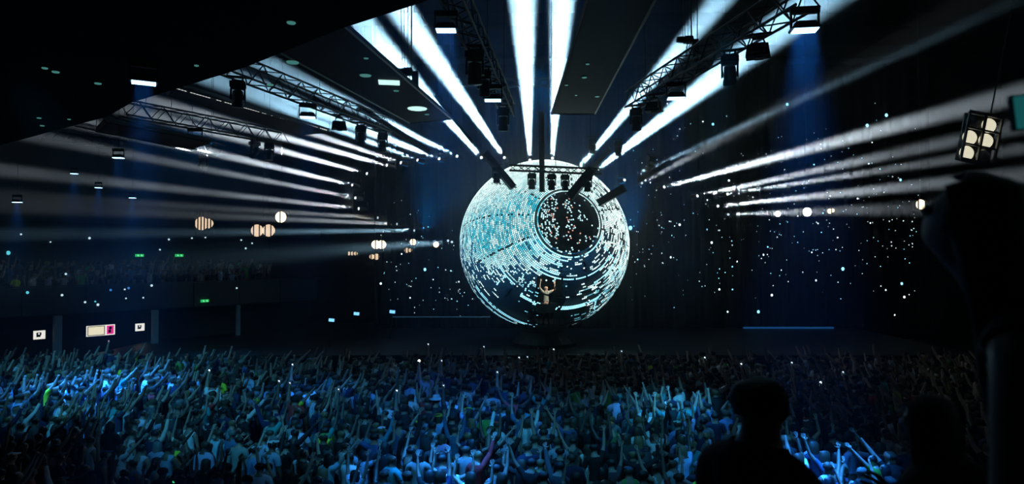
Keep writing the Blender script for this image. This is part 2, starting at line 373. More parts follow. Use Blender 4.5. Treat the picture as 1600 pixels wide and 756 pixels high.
def skeleton(lp, rp, lean=0.0, fingers=True, bodyw=1.0, head_turn=0.0, legs=True):
    V = []; R = []; E = []; T = []          # verts, radii, edges, bone tags per edge
    def av(p, r): V.append(Vector(p)); R.append(r if isinstance(r, tuple) else (r, r)); return len(V) - 1
    def ae(a, b, t): E.append((a, b)); T.append(t)
    w = bodyw
    pel = av((0, 0, .96), (.145 * w, .115 * w)); sp = av((0, .0, 1.12), (.125 * w, .10 * w)); ch = av((0, -.01 + lean * .3, 1.30), (.150 * w, .115 * w))
    nb_ = av((0, lean * .6, 1.44), (.10, .085)); nk = av((0, .012 + lean * .8, 1.515), .060); hb = av((0, .03 + lean, 1.575), (.068, .075))
    hm_ = av((0, .025 + lean, 1.645), (.082, .097)); hc = av((0, .01 + lean, 1.71), (.066, .078))
    for a, b, t in ((pel, sp, 'torso'), (sp, ch, 'torso'), (ch, nb_, 'torso'), (nb_, nk, 'neck'), (nk, hb, 'head'), (hb, hm_, 'head'), (hm_, hc, 'head')): ae(a, b, t)
    if fingers:
        no = av((0, .125 + lean, 1.625), .014); ae(hm_, no, 'head')
        for s in (-1, 1): e_ = av((s * .092, .012 + lean, 1.64), (.010, .018)); ae(hm_, e_, 'head')
    hands = {}
    for s, pose in ((-1, lp), (1, rp)):
        U, Fo = POSES[pose] if isinstance(pose, str) else pose; U = Vector((U[0] * s, U[1], U[2])).normalized(); Fo = Vector((Fo[0] * s, Fo[1], Fo[2])).normalized()
        up = max(0, U.z)
        sh = Vector((s * (.175 * w - .02 * up), lean * .4, 1.40 + .055 * up))
        i_s = av(sh, .058); ae(nb_, i_s, 'torso')
        el = sh + U * .285; wr = el + Fo * .25
        i_m = av(seg(sh, el, .5), .047); i_e = av(el, .037); i_f = av(seg(el, wr, .4), .036); i_w = av(wr, (.026, .021))
        ae(i_s, i_m, 'uarm1'); ae(i_m, i_e, 'uarm2'); ae(i_e, i_f, 'farm'); ae(i_f, i_w, 'farm')
        nrm = Vector((0, 1, 0)) - Fo * Fo.y
        if nrm.length < .2: nrm = Vector((0, 0, 1)) - Fo * Fo.z
        nrm.normalize(); sd_ = Fo.cross(nrm) * (1)
        pm = wr + Fo * .05; i_p = av(pm, (.032, .018)); ae(i_w, i_p, 'hand')
        if fingers:
            for k, (off, ln) in enumerate(((-.034, .062), (-.012, .078), (.012, .074), (.034, .058))):
                fd = (Fo + sd_ * off * 5 + nrm * .12).normalized()
                kn = pm + Fo * .045 + sd_ * off; i_k = av(kn, .0105); mid = kn + fd * ln * .5; i_d = av(mid, .009)
                tip = mid + (fd + nrm * .35).normalized() * ln * .5; i_t = av(tip, .0075)
                ae(i_p, i_k, 'hand'); ae(i_k, i_d, 'hand'); ae(i_d, i_t, 'hand')
            th_ = pm - Fo * .012 - sd_ * .036 * (1 if s > 0 else -1) * -1; i_a = av(th_, .012)
            tt = th_ + (Fo * .7 + (th_ - pm).normalized() * .7 + nrm * .3).normalized() * .05; i_b = av(tt, .009); ae(i_p, i_a, 'hand'); ae(i_a, i_b, 'hand')
        else:
            i_k = av(pm + Fo * .07, (.03, .014)); ae(i_p, i_k, 'hand')
        hands[s] = wr + Fo * .10
    if legs:
        for s in (-1, 1):
            hp = av((s * .09, 0, .88), .098); kn = av((s * .11, .02, .50), .062); cf = av((s * .115, -.01, .34), .055); an = av((s * .12, 0, .09), .040); toe = av((s * .135, .15, .035), (.042, .03))
            hl = None
            ae(pel, hp, 'thigh'); ae(hp, kn, 'thigh'); ae(kn, cf, 'shin'); ae(cf, an, 'shin'); ae(an, toe, 'foot')
    return V, R, E, T, hands
def skin_mesh(name, sk, sub=1):
    V, R, E, T, _ = sk
    me = bpy.data.meshes.new(name); me.from_pydata([tuple(v) for v in V], E, [])
    o = bpy.data.objects.new(name, me); COL.objects.link(o)
    m = o.modifiers.new('s', 'SKIN'); m.use_smooth_shade = True; m.branch_smoothing = .3
    for i, r in enumerate(R): me.skin_vertices[0].data[i].radius = r
    me.skin_vertices[0].data[0].use_root = True
    if sub: ms = o.modifiers.new('d', 'SUBSURF'); ms.levels = sub; ms.render_levels = sub
    dg = bpy.context.evaluated_depsgraph_get(); ev = o.evaluated_get(dg)
    out = bpy.data.meshes.new_from_object(ev, depsgraph=dg); out.name = name
    bpy.data.objects.remove(o); bpy.data.meshes.remove(me); smooth(out); return out
def mesh_np(me):
    co = np.empty(len(me.vertices) * 3); me.vertices.foreach_get('co', co); co = co.reshape(-1, 3)
    no = np.empty(len(me.vertices) * 3); me.vertices.foreach_get('normal', no); return co, no.reshape(-1, 3)
def classify(co, sk):
    V, R, E, T, _ = sk; best = np.full(len(co), 1e9); idx = np.zeros(len(co), int); tt = np.zeros(len(co))
    for k, (a, b) in enumerate(E):
        A, B = np.array(V[a]), np.array(V[b]); d = B - A; t = np.clip(((co - A) @ d) / (d @ d), 0, 1)
        rr = (1 - t) * sum(R[a]) / 2 + t * sum(R[b]) / 2
        ds = np.linalg.norm(co - (A + t[:, None] * d), axis=1) / (rr + .004)
        m = ds < best; best[m] = ds[m]; idx[m] = k; tt[m] = t[m]
    return np.array(T)[idx], tt
def shell(me, vmask, off, name, mat, fn=None):
    co, no = mesh_np(me); co2 = co + no * (off if np.isscalar(off) else off[:, None])
    if fn is not None: co2 = fn(co2)
    faces = [tuple(p.vertices) for p in me.polygons if all(vmask[v] for v in p.vertices)]
    used = sorted({v for f in faces for v in f}); mp = {v: i for i, v in enumerate(used)}
    out = bpy.data.meshes.new(name); out.from_pydata([tuple(co2[v]) for v in used], [], [tuple(mp[v] for v in f) for f in faces])
    out.materials.append(mat); smooth(out); out.update(); return out
def person_kit(sk, sub=1):
    body = skin_mesh('person', sk, sub); body.materials.append(M_SKIN)
    co, no = mesh_np(body); reg, t = classify(co, sk); lean = sk[0][6].y - .025
    K = {'body': body, 'hands': sk[4]}
    tor = np.isin(reg, ['torso']) & (co[:, 2] < 1.50)
    K['tshirt'] = shell(body, tor | (reg == 'uarm1'), .014, 'shirt', M_CLOTH)
    K['vest'] = shell(body, tor & (np.abs(co[:, 0]) < .175) & ((co[:, 2] < 1.40) | (np.abs(co[:, 0]) > .05)), .010, 'vest', M_CLOTH)
    K['long'] = shell(body, tor | np.isin(reg, ['uarm1', 'uarm2', 'farm']), .014, 'shirt', M_CLOTH)
    K['trousers'] = shell(body, np.isin(reg, ['thigh', 'shin']) | ((reg == 'torso') & (co[:, 2] < 1.02)), .012, 'trousers', M_CLOTH)
    K['shoes'] = shell(body, np.isin(reg, ['foot']), .008, 'shoe', M_CLOTH)
    hd = reg == 'head'; yy = co[:, 1] - lean; zz = co[:, 2]
    notface = ~((yy > .055) & (zz < 1.695)) & (zz > 1.585) & (np.abs(co[:, 0]) < .093)
    lump = .014 + .006 * np.sin(co[:, 0] * 90) * np.sin(zz * 80)
    K['hair'] = shell(body, hd & notface, lump, 'hair', M_HAIR)
    def droop(c):
        c = c.copy(); m = (c[:, 1] < .04 + lean) & (c[:, 2] < 1.66); k = np.clip((1.66 - c[:, 2]) / .08, 0, 1)
        c[:, 2] -= m * k * .20; c[:, 1] -= m * k * .03; c[:, 0] *= 1 + .12 * m * k; return c
    K['long_hair'] = shell(body, hd & notface, lump + .006, 'hair', M_HAIR, droop)
    def bun(c): return c
    capm = hd & (zz > 1.665)
    cm = shell(body, capm, .020, 'cap', M_CLOTH)
    bmx = bmesh.new(); bmx.from_mesh(cm)
    vs = [bmx.verts.new((math.sin(a) * .085, .07 + lean + math.cos(a) * .11, 1.685)) for a in [math.radians(q) for q in range(-90, 91, 18)]]
    vs2 = [bmx.verts.new((v.co.x, v.co.y, v.co.z - .008)) for v in vs]
    bmx.faces.new(vs); bmx.faces.new(vs2[::-1])
    for a, b in zip(range(len(vs)), range(1, len(vs))): bmx.faces.new((vs[a], vs2[a], vs2[b], vs[b]))
    bmx.to_mesh(cm); bmx.free(); K['cap'] = cm
    # brimmed hat and neon headband
    hb_ = MB().lathe([(.20, 1.685), (.205, 1.69), (.10, 1.70), (.098, 1.77), (.085, 1.80), (.03, 1.805)], 20, (0, .015 + lean, 0)); K['hat'] = smooth(hb_.mesh('hat', M_CLOTH))
    hb_ = MB()
    for i in range(20):
        a0, a1 = 2 * math.pi * i / 20, 2 * math.pi * (i + 1) / 20
        q = [(.108 * math.cos(a) , .02 + lean + .122 * math.sin(a), z) for a, z in ((a0, 1.675), (a1, 1.675), (a1, 1.705), (a0, 1.705))]; hb_.add(q, [(0, 1, 2, 3)])
    K['headband'] = hb_.mesh('headband', M_CLOTH)
    K['backpack'] = smooth(MB().box((0, -.20, 1.22), (.28, .14, .40), taper=.8).box((-.1, -.06, 1.42), (.05, .2, .05)).box((.1, -.06, 1.42), (.05, .2, .05)).mesh('backpack', M_CLOTH))
    for m in ('hat',): pass
    ey = MB().lathe([(.002, -.012), (.010, -.006), (.012, 0), (.010, .006), (.002, .012)], 8)
    K['eye'] = ey.mesh('eye', pmat('eye_white', (.7, .7, .7), .2)); K['lean'] = lean
    return K
def outfit(K, loc, yaw, sc, top, topcol, hairkind, haircol, skin, trousers=(.02, .02, .03), extra=None, label='', cat='person', group=None, feet=True, eyes=False):
    o = link('person', K['body'], None, loc, (0, 0, yaw)); o.scale = (sc, sc, sc); o.color = (*skin, 1)
    tag(o, label, cat, group)
    def ch(k, name, c):
        c_ = link(name, K[k], o); c_.color = (*c, 1); return c_
    if top: ch(top, 'shirt' if top != 'vest' else 'vest', topcol)
    ch('trousers', 'trousers', trousers)
    if feet: ch('shoes', 'shoes', (.03, .03, .03))
    if hairkind: ch('hair' if hairkind == 'short' else 'long_hair' if hairkind == 'long' else 'hair', 'hair', haircol)
    if extra:
        for (k, c) in extra: ch(k, k, c)
    if eyes:
        for s_e in (-1, 1): ch('eye', 'eye', (1, 1, 1)).location = (s_e * .032, .103 + K['lean'], 1.655)
    return o
COMBOS = [('up', 'up'), ('forward_up', 'down'), ('down', 'forward_up'), ('bent', 'bent'), ('clap', 'clap'), ('point', 'low_bent'), ('low_bent', 'point'),
          ('down', 'down'), ('phone', 'down'), ('low_bent', 'low_bent'), ('wide', 'wide'), ('side_up', 'down'), ('down', 'wave'), ('wave', 'up'), ('head_hold', 'head_hold'), ('forward_up', 'forward_up')]
POSEWORD = ['both arms straight up', 'one arm thrust forward and up', 'one arm thrust forward and up', 'both elbows bent and hands up', 'hands clapping overhead', 'one arm pointing at the stage',
            'one arm pointing at the stage', 'arms down', 'one hand raised before the face', 'hands held at the waist', 'both arms spread wide and high', 'one arm raised sideways', 'one hand waving high',
            'both hands waving high', 'hands behind the head', 'both arms thrust forward and up']
HAS_UP = [1, 1, 1, 1, 1, 1, 1, 0, 1, 0, 1, 1, 1, 1, 1, 1]
KITS = []
for i, (l, r) in enumerate(COMBOS):
    KITS.append(person_kit(skeleton(l, r, lean=[0, .02, .05][i % 3], bodyw=[1.0, 1.08, .92][i % 3])))
LOW = []
for i, (l, r) in enumerate(COMBOS):
    sk = skeleton(l, r, lean=[0, .02, .05][i % 3], fingers=False, bodyw=[1.0, 1.08, .92][i % 3]); me = skin_mesh('low', sk, 0)
    co, _ = mesh_np(me); reg, t = classify(co, sk)
    polys = [tuple(p.vertices) for p in me.polygons]
    tags = []
    for f in polys:
        c = co[list(f)].mean(0); rg = reg[f[0]]
        if rg == 'head': tg = 2 if (c[2] > 1.70 or (c[1] < .05 and c[2] > 1.60)) else 0
        elif rg in ('torso', 'uarm1') and c[2] > 1.0: tg = 1
        elif rg in ('thigh', 'shin', 'foot', 'torso'): tg = 3
        else: tg = 0
        tags.append(tg)
    LOW.append((co, polys, tags, sk[4])); bpy.data.meshes.remove(me)

rp = random.Random(21)
SKINS = [((.42, .28, .21), 4), ((.34, .22, .16), 3), ((.22, .13, .09), 3), ((.11, .065, .045), 1.5)]
TOPS = [('white', (.78, .78, .78), 5), ('pale blue', (.42, .55, .75), 3), ('light grey', (.30, .31, .32), 3), ('black', (.012, .012, .014), 13), ('navy', (.02, .03, .08), 6), ('dark grey', (.07, .07, .075), 5),
        ('teal', (.04, .30, .32), 2), ('green', (.10, .35, .08), 1), ('neon yellow', (.65, .85, .05), .7), ('red', (.45, .04, .04), 1), ('lilac', (.40, .38, .55), 1), ('denim blue', (.08, .14, .28), 2)]
HAIRC = [('black', (.012, .010, .010), 5), ('brown', (.06, .035, .02), 5), ('fair', (.20, .13, .06), 1), ('grey', (.16, .16, .16), .4)]
def wch(lst): return rp.choices(lst, [q[-1] for q in lst])[0]
def wall_x(y):            # slanting wall on the far side, x at which the crowd stops
    return -20.4 + (y - 28.7) * (2.6 / 3.1) + .6
cands = []
sp_ = .64; ky = 0; y = 8.6
while y < 27.6:
    x = -y * .86 - 1.2
    while x < y * .86 + 1.2:
        cx, cy = x + rp.uniform(-.2, .2) + (ky % 2) * sp_ / 2, y + rp.uniform(-.16, .16)
        x += sp_
        if cx < wall_x(cy) or abs(cx) > 32: continue
        cands.append((cx, cy))
    y += .60; ky += 1
def px_of(x, y, z):
    c, s = math.cos(PITCH), math.sin(PITCH); dz = z - CZ; d = y * c + dz * s; h = -y * s + dz * c
    return 800 + F * x / d, 378 - F * h / d
near = []; far = []
for (x, y) in cands:
    u, v = px_of(x, y, 1.75 if y > 10.2 else 2.0)
    if v > 752 or u < -12 or u > 1612: continue
    near.append((y, x))
near.sort()
# the 300 that stand nearest and in view are individuals; people hidden behind the dark figures on the east side go to the mass
ind = []; mass = []
for (y, x) in near:
    u, v = px_of(x, y, 1.6)
    if len(ind) < 292 and not (1130 < u < 1245) and not (u > 1385): ind.append((x, y))
    else: mass.append((x, y))
SPECIAL = {}     # special people, taken from the photo: px, py of the head -> settings
specials = [
    (1330, 690, dict(top='long', tc='blue', col=(.30, .42, .75), pose=8, hair='short', face=True, label='man in an open-necked blue shirt facing the camera with raised hand')),
    (731, 640, dict(top='tshirt', tc='blue', col=(.35, .50, .80), pose=1, hair='long', band=(.75, .95, .05), label='person with neon yellow headband and blue t-shirt, one arm up')),
    (681, 624, dict(top='tshirt', tc='dark', col=(.03, .05, .08), pose=7, hair='short', hat=(.55, .60, .62), label='person wearing a pale brimmed sun hat in the middle of the crowd')),
    (683, 650, dict(top='tshirt', tc='blue', col=(.3, .5, .8), pose=2, hair='long', band=(.85, .8, .05), label='person with thin yellow headband beside the pale sun hat')),
    (210, 550, dict(top='tshirt', tc='neon', col=(.45, .95, .08), pose=1, hair='short', label='person in a neon green t-shirt in front of the wall sign lamps')),
    (278, 735, dict(top='tshirt', tc='black', col=(.05, .06, .07), pose=12, hair='short', necklace=(.1, .95, .35), label='bald-looking person with a glowing green band round the neck')),
    (1010, 640, dict(top='tshirt', tc='white', col=(.80, .82, .85), pose=0, hair='short', label='person in a brightly lit white t-shirt lifting both arms high')),
    (1028, 620, dict(top='tshirt', tc='white', col=(.82, .84, .88), pose=3, hair='short', label='person in white t-shirt with bent elbows in the brightest patch')),
    (855, 655, dict(top='tshirt', tc='white', col=(.7, .75, .8), pose=7, hair='long', label='person in white t-shirt with arms down straight below the sphere')),
    (955, 662, dict(top='vest', tc='green', col=(.12, .30, .12), pose=9, hair='short', cap=(.75, .35, .10), label='person in dark green vest wearing an orange cap')),
    (1370, 715, dict(top='tshirt', tc='green', col=(.12, .55, .06), pose=5, hair='short', label='person in a bright green top behind the shoulder of a dark onlooker')),
    (735, 740, dict(top='vest', tc='white', col=(.8, .85, .9), pose=3, hair='long', label='person in a white vest with hands up at the front edge of view')),
    (395, 700, dict(top='tshirt', tc='blue', col=(.2, .4, .7), pose=1, hair='short', cap=(.5, .62, .72), label='person wearing a pale blue cap and reaching one arm up')),
    (1060, 660, dict(top='tshirt', tc='blue', col=(.15, .3, .6), pose=9, hair='short', cap=(.25, .75, .65), label='person wearing a teal cap in the bright blue patch')),
]
def ground_at(px, py, zt=1.68):
    p = at_z(px, py, zt); return p
taken = []
for (px, py, s) in specials:
    p = ground_at(px, py); j = min(range(len(ind)), key=lambda k: (ind[k][0] - p.x) ** 2 + (ind[k][1] - p.y) ** 2 + (100 if k in SPECIAL else 0))
    SPECIAL[j] = s; ind[j] = (p.x, p.y)
used_lab = {}
people = []
for k, (x, y) in enumerate(ind):
    u, v = px_of(x, y, 1.7)
    yaw = -math.atan2(1.5 - x, 31 - y) + rp.gauss(0, .30); sc = rp.uniform(.93, 1.06)
    i = rp.choices(range(16), [.6, 2.6, 2.6, 1.6, .7, 2.2, 2.2, 8, 2.5, 6.5, .4, .8, 1.3, .6, .7, .5])[0]
    sk = wch(SKINS)[0]; tn, tc, _ = wch(TOPS); hn, hc, _ = wch(HAIRC); hk = rp.choice(['short', 'short', 'long']); top = rp.choice(['tshirt', 'tshirt', 'long', 'vest']); ex = []; exw = ''
    if v > 540 and 180 < u < 560 and rp.random() < .15: tn, tc = 'white', (.78, .78, .78)
    r = rp.random()
    if r < .10: cn, cc, _ = wch(TOPS); ex.append(('cap', cc)); exw = cn + ' cap'
    elif r < .13: ex.append(('backpack', (.05, .05, .06))); exw = 'dark backpack'
    elif r < .145: ex.append(('hat', (.35, .33, .28))); exw = 'brimmed hat'
    tc = tuple(min(1, q * rp.uniform(.85, 1.15)) for q in tc); lab = None; eyes = False
    if k in SPECIAL:
        s = SPECIAL[k]; i = s['pose']; top = s['top']; tc = s['col']; hk = s['hair']; lab = s['label']; ex = []; sc = 1.0; sk = (.6, .42, .32)
        if 'band' in s: ex.append(('headband', s['band']))
        if 'hat' in s: ex.append(('hat', s['hat']))
        if 'cap' in s: ex.append(('cap', s['cap']))
        if s.get('face'): yaw = math.pi + .35; eyes = True; hc = (.012, .01, .01); sk = (.2, .12, .08)
    garment = {'tshirt': 't-shirt', 'long': 'long-sleeved top', 'vest': 'sleeveless vest'}[top]
    people.append([x, y, yaw, sc, i, top, tc, hk, hc, sk, ex, lab, tn, garment, hn, exw, u, v, eyes, SPECIAL.get(k)])
def base_label(p):
    w = '%s %s' % (p[12], p[13])
    if p[15]: w += ' and ' + p[15]
    else: w += ', %s %s hair' % (p[7], p[14])
    return w
from collections import Counter
core = [p[11] or ('person in ' + base_label(p) + ', ' + POSEWORD[p[4]]) for p in people]
cnt = Counter(core); zone = []
def where(p):
    u, v = p[16], p[17]
    a = 'under the lit wall signs' if u < 260 else 'before the blank wall' if u < 480 else 'before the small cyan lamps' if u < 680 else 'below the sphere' if u < 1000 else 'below the starry cloth'
    return a
lab1 = []
for p, c in zip(people, core): lab1.append(c if cnt[c] == 1 or p[11] else c.replace('person in', 'person ' + where(p) + ' in', 1))
SHORT = [(' and hands up', ' raised'), ('both arms', 'arms'), ('thrust forward and up', 'thrust up'), ('hands clapping overhead', 'clapping'), ('spread wide and high', 'spread'), ('raised before the face', 'raised'), (' at the stage', ''), ('hands held at the waist', 'hands low'), (' straight up', ' up'), ('hands behind the head', 'head held'), ('under the lit wall signs', 'by the signs'), ('before the small cyan lamps', 'facing cyan lamps'), (' sleeveless', ''), ('before the blank wall', 'by blank wall'), (' hair,', '-haired,')]
FINAL = []
for c in lab1:
    for a_1, b_1 in SHORT:
        if len(c.split()) > 15: c = c.replace(a_1, b_1)
    FINAL.append(' '.join(c.split()[:15]))
for lb in [l_ for l_, n_c in Counter(FINAL).items() if n_c > 1]:
    idx = sorted([q for q in range(len(FINAL)) if FINAL[q] == lb], key=lambda q: people[q][1])
    for r_, q in enumerate(idx): FINAL[q] = ('nearest ' if r_ == 0 else 'farthest ' if r_ == len(idx) - 1 else ['second ', 'third ', 'fourth ', 'fifth '][min(3, r_ - 1)]) + lb
cnt1 = Counter(lab1)
for n_, (p, c) in enumerate(zip(people, lab1)):
    w = FINAL[n_]; g = 'concertgoers in the standing crowd'
    o = outfit(KITS[p[4]], (p[0], p[1], 0), p[2], p[3], p[5], p[6], p[7], p[8], p[9], rp.choice([(.02, .02, .03), (.05, .08, .15), (.1, .1, .1), (.01, .01, .01)]), p[10], w, 'person', g, eyes=p[18])
    if p[19] and 'necklace' in p[19]:
        nb2 = MB()
        for a in range(0, 360, 20): nb2.tube((.085 * math.cos(math.radians(a)), .01 + .075 * math.sin(math.radians(a)), 1.475), (.085 * math.cos(math.radians(a + 20)), .01 + .075 * math.sin(math.radians(a + 20)), 1.475), .014, 6)
        q = nb2.build('neck_band', pmat('green_glow_band', (.1, .9, .4), .4, emit=(.05, .9, .35), estr=.8), o)

# phones and small lights held up in the far crowd
PH = [(655, 565, 2.4, 'warm'), (690, 565, 1.1, 'w'), (669, 539, 1.2, 'w'), (620, 612, 1.6, 'w'), (756, 543, 1.0, 'w'), (811, 560, 1.3, 'w'), (824, 559, .9, 'w'), (777, 583, 1.3, 'w'), (865, 547, 1.3, 'w'),
      (971, 550, 1.0, 'w'), (1101, 560, 1.4, 'w'), (1158, 570, 1.6, 'w'), (457, 571, 1.4, 'w'), (436, 597, 1.5, 'w'), (327, 580, 1.7, 'w'), (453, 600, 1.0, 'w'), (529, 610, 1.0, 'w'), (1282, 599, 2.2, 'w'), (1237, 568, 1.4, 'w'), (1317, 583, 1.3, 'w'), (693, 604, .9, 'w'), (170, 534, 1.1, 'red')]
allm = list(mass)
PHW = {(655, 565): 'phone with bright warm torch held up below the sphere, brightest light of the crowd'}
phone_folk = []
for n_, (px, py, r, c) in enumerate(PH):
    v = py; Y = min(27.0, max(15, 3.55 * F / max(1, (v - 400)) )); 
    p = at(px, py, Y); 
    if p.z < 1.9: Y = (CZ - 2.1) * F / (v - 400); p = at(px, py, Y)
    t = thing('phone', '', 'phone', p, (0, 0, 0), 'phones held up in the crowd')
    b_ = MB().box((0, .0, 0), (.078, .010, .155)); b_.build('case', M_BLACK, t)
    MB().box((0, -.0062, 0), (.070, .002, .142)).build('screen', pmat('phone_screen', (.05, .06, .08), .2, emit=(.25, .45, .6), estr=.25), t)
    rr = r * Y / F * .8
    MB().lathe([(rr * .55, -.001), (rr, .003), (rr, .009)], 12, (0.0, -.016, .03), Quaternion((1, 0, 0), math.radians(-90))).build('torch', pmat('torch_' + c, (1, 1, 1), .4, emit={'warm': (1, .85, .5), 'w': (.8, .9, 1), 'red': (1, .1, .25)}[c], estr={'warm': 9, 'w': 2.0, 'red': .9}[c]), t)
    ref = 'below the sphere' if 720 < px < 985 else 'before the small cyan lamps' if 500 < px <= 720 else 'toward the wall signs' if px <= 500 else 'below the starry cloth'
    plabel = PHW.get((px, py), 'phone with %s light %s, %s' % ('a red' if c == 'red' else 'a tiny' if r < 1.15 else 'a small' if r < 1.5 else 'a clear', ref, 'farthest back' if py < 556 else 'close to stage' if py < 575 else 'mid crowd' if py < 600 else 'near the raised arms'))
    PHL = globals().setdefault('PHL', {}); PHL[plabel] = PHL.get(plabel, 0) + 1
    t['label'] = plabel if PHL[plabel] == 1 else ['second ', 'third ', 'fourth ', 'fifth '][PHL[plabel] - 2] + plabel
    phone_folk.append((p, Y))

# the rest of the crowd, past the 300 that show largest: one mass of small figures
def mass_mesh(name, items, mat):
    vs = []; fs = []; cs = []; off = 0
    for (x, y, z, yaw, sc, i, tc, sk, hc, tr) in items:
        co, polys, tags, _ = LOW[i]; c, s = math.cos(yaw), math.sin(yaw)
        q = co * sc; X = q[:, 0] * c - q[:, 1] * s + x; Y = q[:, 0] * s + q[:, 1] * c + y
        vs.append(np.stack([X, Y, q[:, 2] + z], 1)); fs += [tuple(v + off for v in f) for f in polys]; cs += [(sk, tc, hc, tr)[t] for t in tags]; off += len(co)
    me = bpy.data.meshes.new(name); me.from_pydata(np.concatenate(vs).tolist(), [], fs); me.materials.append(mat)
    a = me.attributes.new('tone', 'FLOAT_COLOR', 'FACE'); a.data.foreach_set('color', np.array([(*c, 1) for c in cs], dtype=np.float32).ravel()); smooth(me)
    return me
M_MASS = pmat('crowd_clothes_and_skin', (1, 1, 1), .8, noise=.2, scale=8)
nt = M_MASS.node_tree; at__ = nt.nodes.new('ShaderNodeAttribute'); at__.attribute_name = 'tone'
mixn = [n for n in nt.nodes if n.bl_idname == 'ShaderNodeMix'][0]; nt.links.new(at__.outputs['Color'], mixn.inputs[6])
items = []
for (x, y) in mass:
    i = rp.choices(range(16), [.6, 2.6, 2.6, 1.6, .7, 2.2, 2.2, 8, 2.5, 6.5, .4, .8, 1.3, .6, .7, .5])[0]
    items.append((x, y, 0, -math.atan2(1.5 - x, 31 - y) + rp.gauss(0, .3), rp.uniform(.92, 1.05), i, wch(TOPS)[1], wch(SKINS)[0], wch(HAIRC)[1], (.02, .02, .03)))
for (p, Y) in phone_folk:       # the people whose raised hand holds each phone
    i = 1; h = LOW[i][3][-1]; sc = max(.85, min(1.08, p.z / h.z)); items.append((p.x - h.x * sc, p.y - h.y * sc, p.z - h.z * sc if abs(p.z - h.z * sc) < .12 else 0, 0, sc, i, wch(TOPS)[1], wch(SKINS)[0], (.01, .01, .01), (.02, .02, .03)))
co_ = link('far_crowd', mass_mesh('far_crowd', items, M_MASS)); co_['kind'] = 'stuff'; tag(co_, 'dense dim mass of small standing figures between the lit crowd and the stage', 'crowd')

# performer inside the sphere
dj_sk = skeleton('bent', 'wave', lean=.02, bodyw=.95); DJK = person_kit(dj_sk)
djp = at(853, 506, 30.05); djz = SCN.z - SR + .365
dj = outfit(DJK, (djp.x, 30.05, djz), math.pi + .15, 1.0, 'tshirt', (.35, .42, .36), 'short', (.03, .02, .02), (.75, .52, .40), (.02, .02, .02), None, 'performer in grey-green t-shirt with both hands up inside the sphere', 'person', eyes=True)
spot('performer_fill', (djp.x + 1.0, 28.9, djz + 2.9), (djp.x, 30.05, djz + 1.4), 260, 45, (1, .85, .7), .6, .05)  # added warm spot without a fixture, makes the performer show
bt = thing('dj_booth', 'low black dj booth with two decks before the performer inside the sphere', 'dj booth', (djp.x, 29.62, djz))
MB().box((0, 0, .72), (.9, .4, .34)).build('desk', M_STAGE, bt); MB().box((0, 0, .91), (1.1, .46, .04)).build('table_top', M_BLACK, bt)
for s in (-1, 1):
    MB().tube((s * .35, .1, .55), (s * .35, .12, .0), .03).build('leg', M_METAL, bt)
    MB().box((s * .3, 0, .955), (.30, .30, .05)).lathe([(.12, .98), (.12, .995), (.02, 1.0)], 20, (s * .3, 0, 0)).build('deck', M_METAL, bt)

# ------------------------------------------------------------------ dark onlookers in front of the camera
def ik(S, T, l1=.285, l2=.30, pole_=Vector((.6, -.4, -.6))):
    d = T - S; L = min(d.length, (l1 + l2) * .98); dn = d.normalized(); a = math.acos(max(-1, min(1, (l1 * l1 + L * L - l2 * l2) / (2 * l1 * L))))
    pp = (pole_ - dn * pole_.dot(dn)).normalized(); U = dn * math.cos(a) + pp * math.sin(a); E_ = S + U * l1; return U, (S + dn * L - E_).normalized()
cr = at(1530, 214, 1.27); CY = math.radians(42); CS = (cr.z - 4.1) / 1.79; CL = .13
c_loc = Vector((cr.x + math.sin(CY) * CL * CS, cr.y - math.cos(CY) * CL * CS, 4.1))
T_loc = Matrix.Rotation(-CY, 3, 'Z') @ (at(1606, 215, 1.60) - c_loc) / CS
onl = [(skeleton('low_bent', 'down', bodyw=.98), 1188, 556, 2.25, math.radians(-55), 'short', (.03, .03, .035), 'dark silhouette of a person with short hair standing below the starry cloth, turned aside'),
       (skeleton('down', 'low_bent', lean=.05, bodyw=1.0), 1452, 588, 2.35, math.radians(25), 'long', (.02, .02, .025), 'dark silhouette of a long-haired person standing between two other onlookers'),
       (skeleton('down', ik(Vector((.16, CL * .4, 1.44)), T_loc), lean=CL, bodyw=1.05), 1530, 214, 1.27, CY, 'long', (.02, .02, .02), 'huge dark silhouette of a person in profile holding up a phone'),]
for (sk_, px, py, Y, yaw, hk, tc, lab) in onl:
    K = person_kit(sk_, 2); p = at(px, py, Y); fz = 4.1 if Y < 1.7 else 3.6; sc_ = (p.z - fz) / 1.79
    ln = sk_[0][6].y * sc_
    o = outfit(K, (p.x + math.sin(yaw) * ln, p.y - math.cos(yaw) * ln, fz), yaw, sc_, 'vest' if Y < 1.7 else 'tshirt', tc, hk, (.01, .008, .008), (.28, .18, .13), (.02, .02, .02), None, lab, 'person', eyes=True)
    if Y < 1.7:
        h = K['hands'][1]; hw = Matrix.Rotation(yaw, 4, 'Z') @ (Vector(h) * sc_) + o.location
        t = thing('phone', 'phone with a glowing teal screen held up by the huge silhouette', 'phone', hw + Vector((.0, -.03, .03)), (0, math.radians(84), 0))
        MB().box((0, 0, 0), (.085, .012, .16)).build('case', M_BLACK, t); MB().box((0, -.0075, 0), (.078, .003, .148)).build('screen', pmat('teal_phone_screen', (.02, .05, .05), .2, emit=(.03, .36, .38), estr=.2), t)
        print('PHONE', px_of(*t.location))

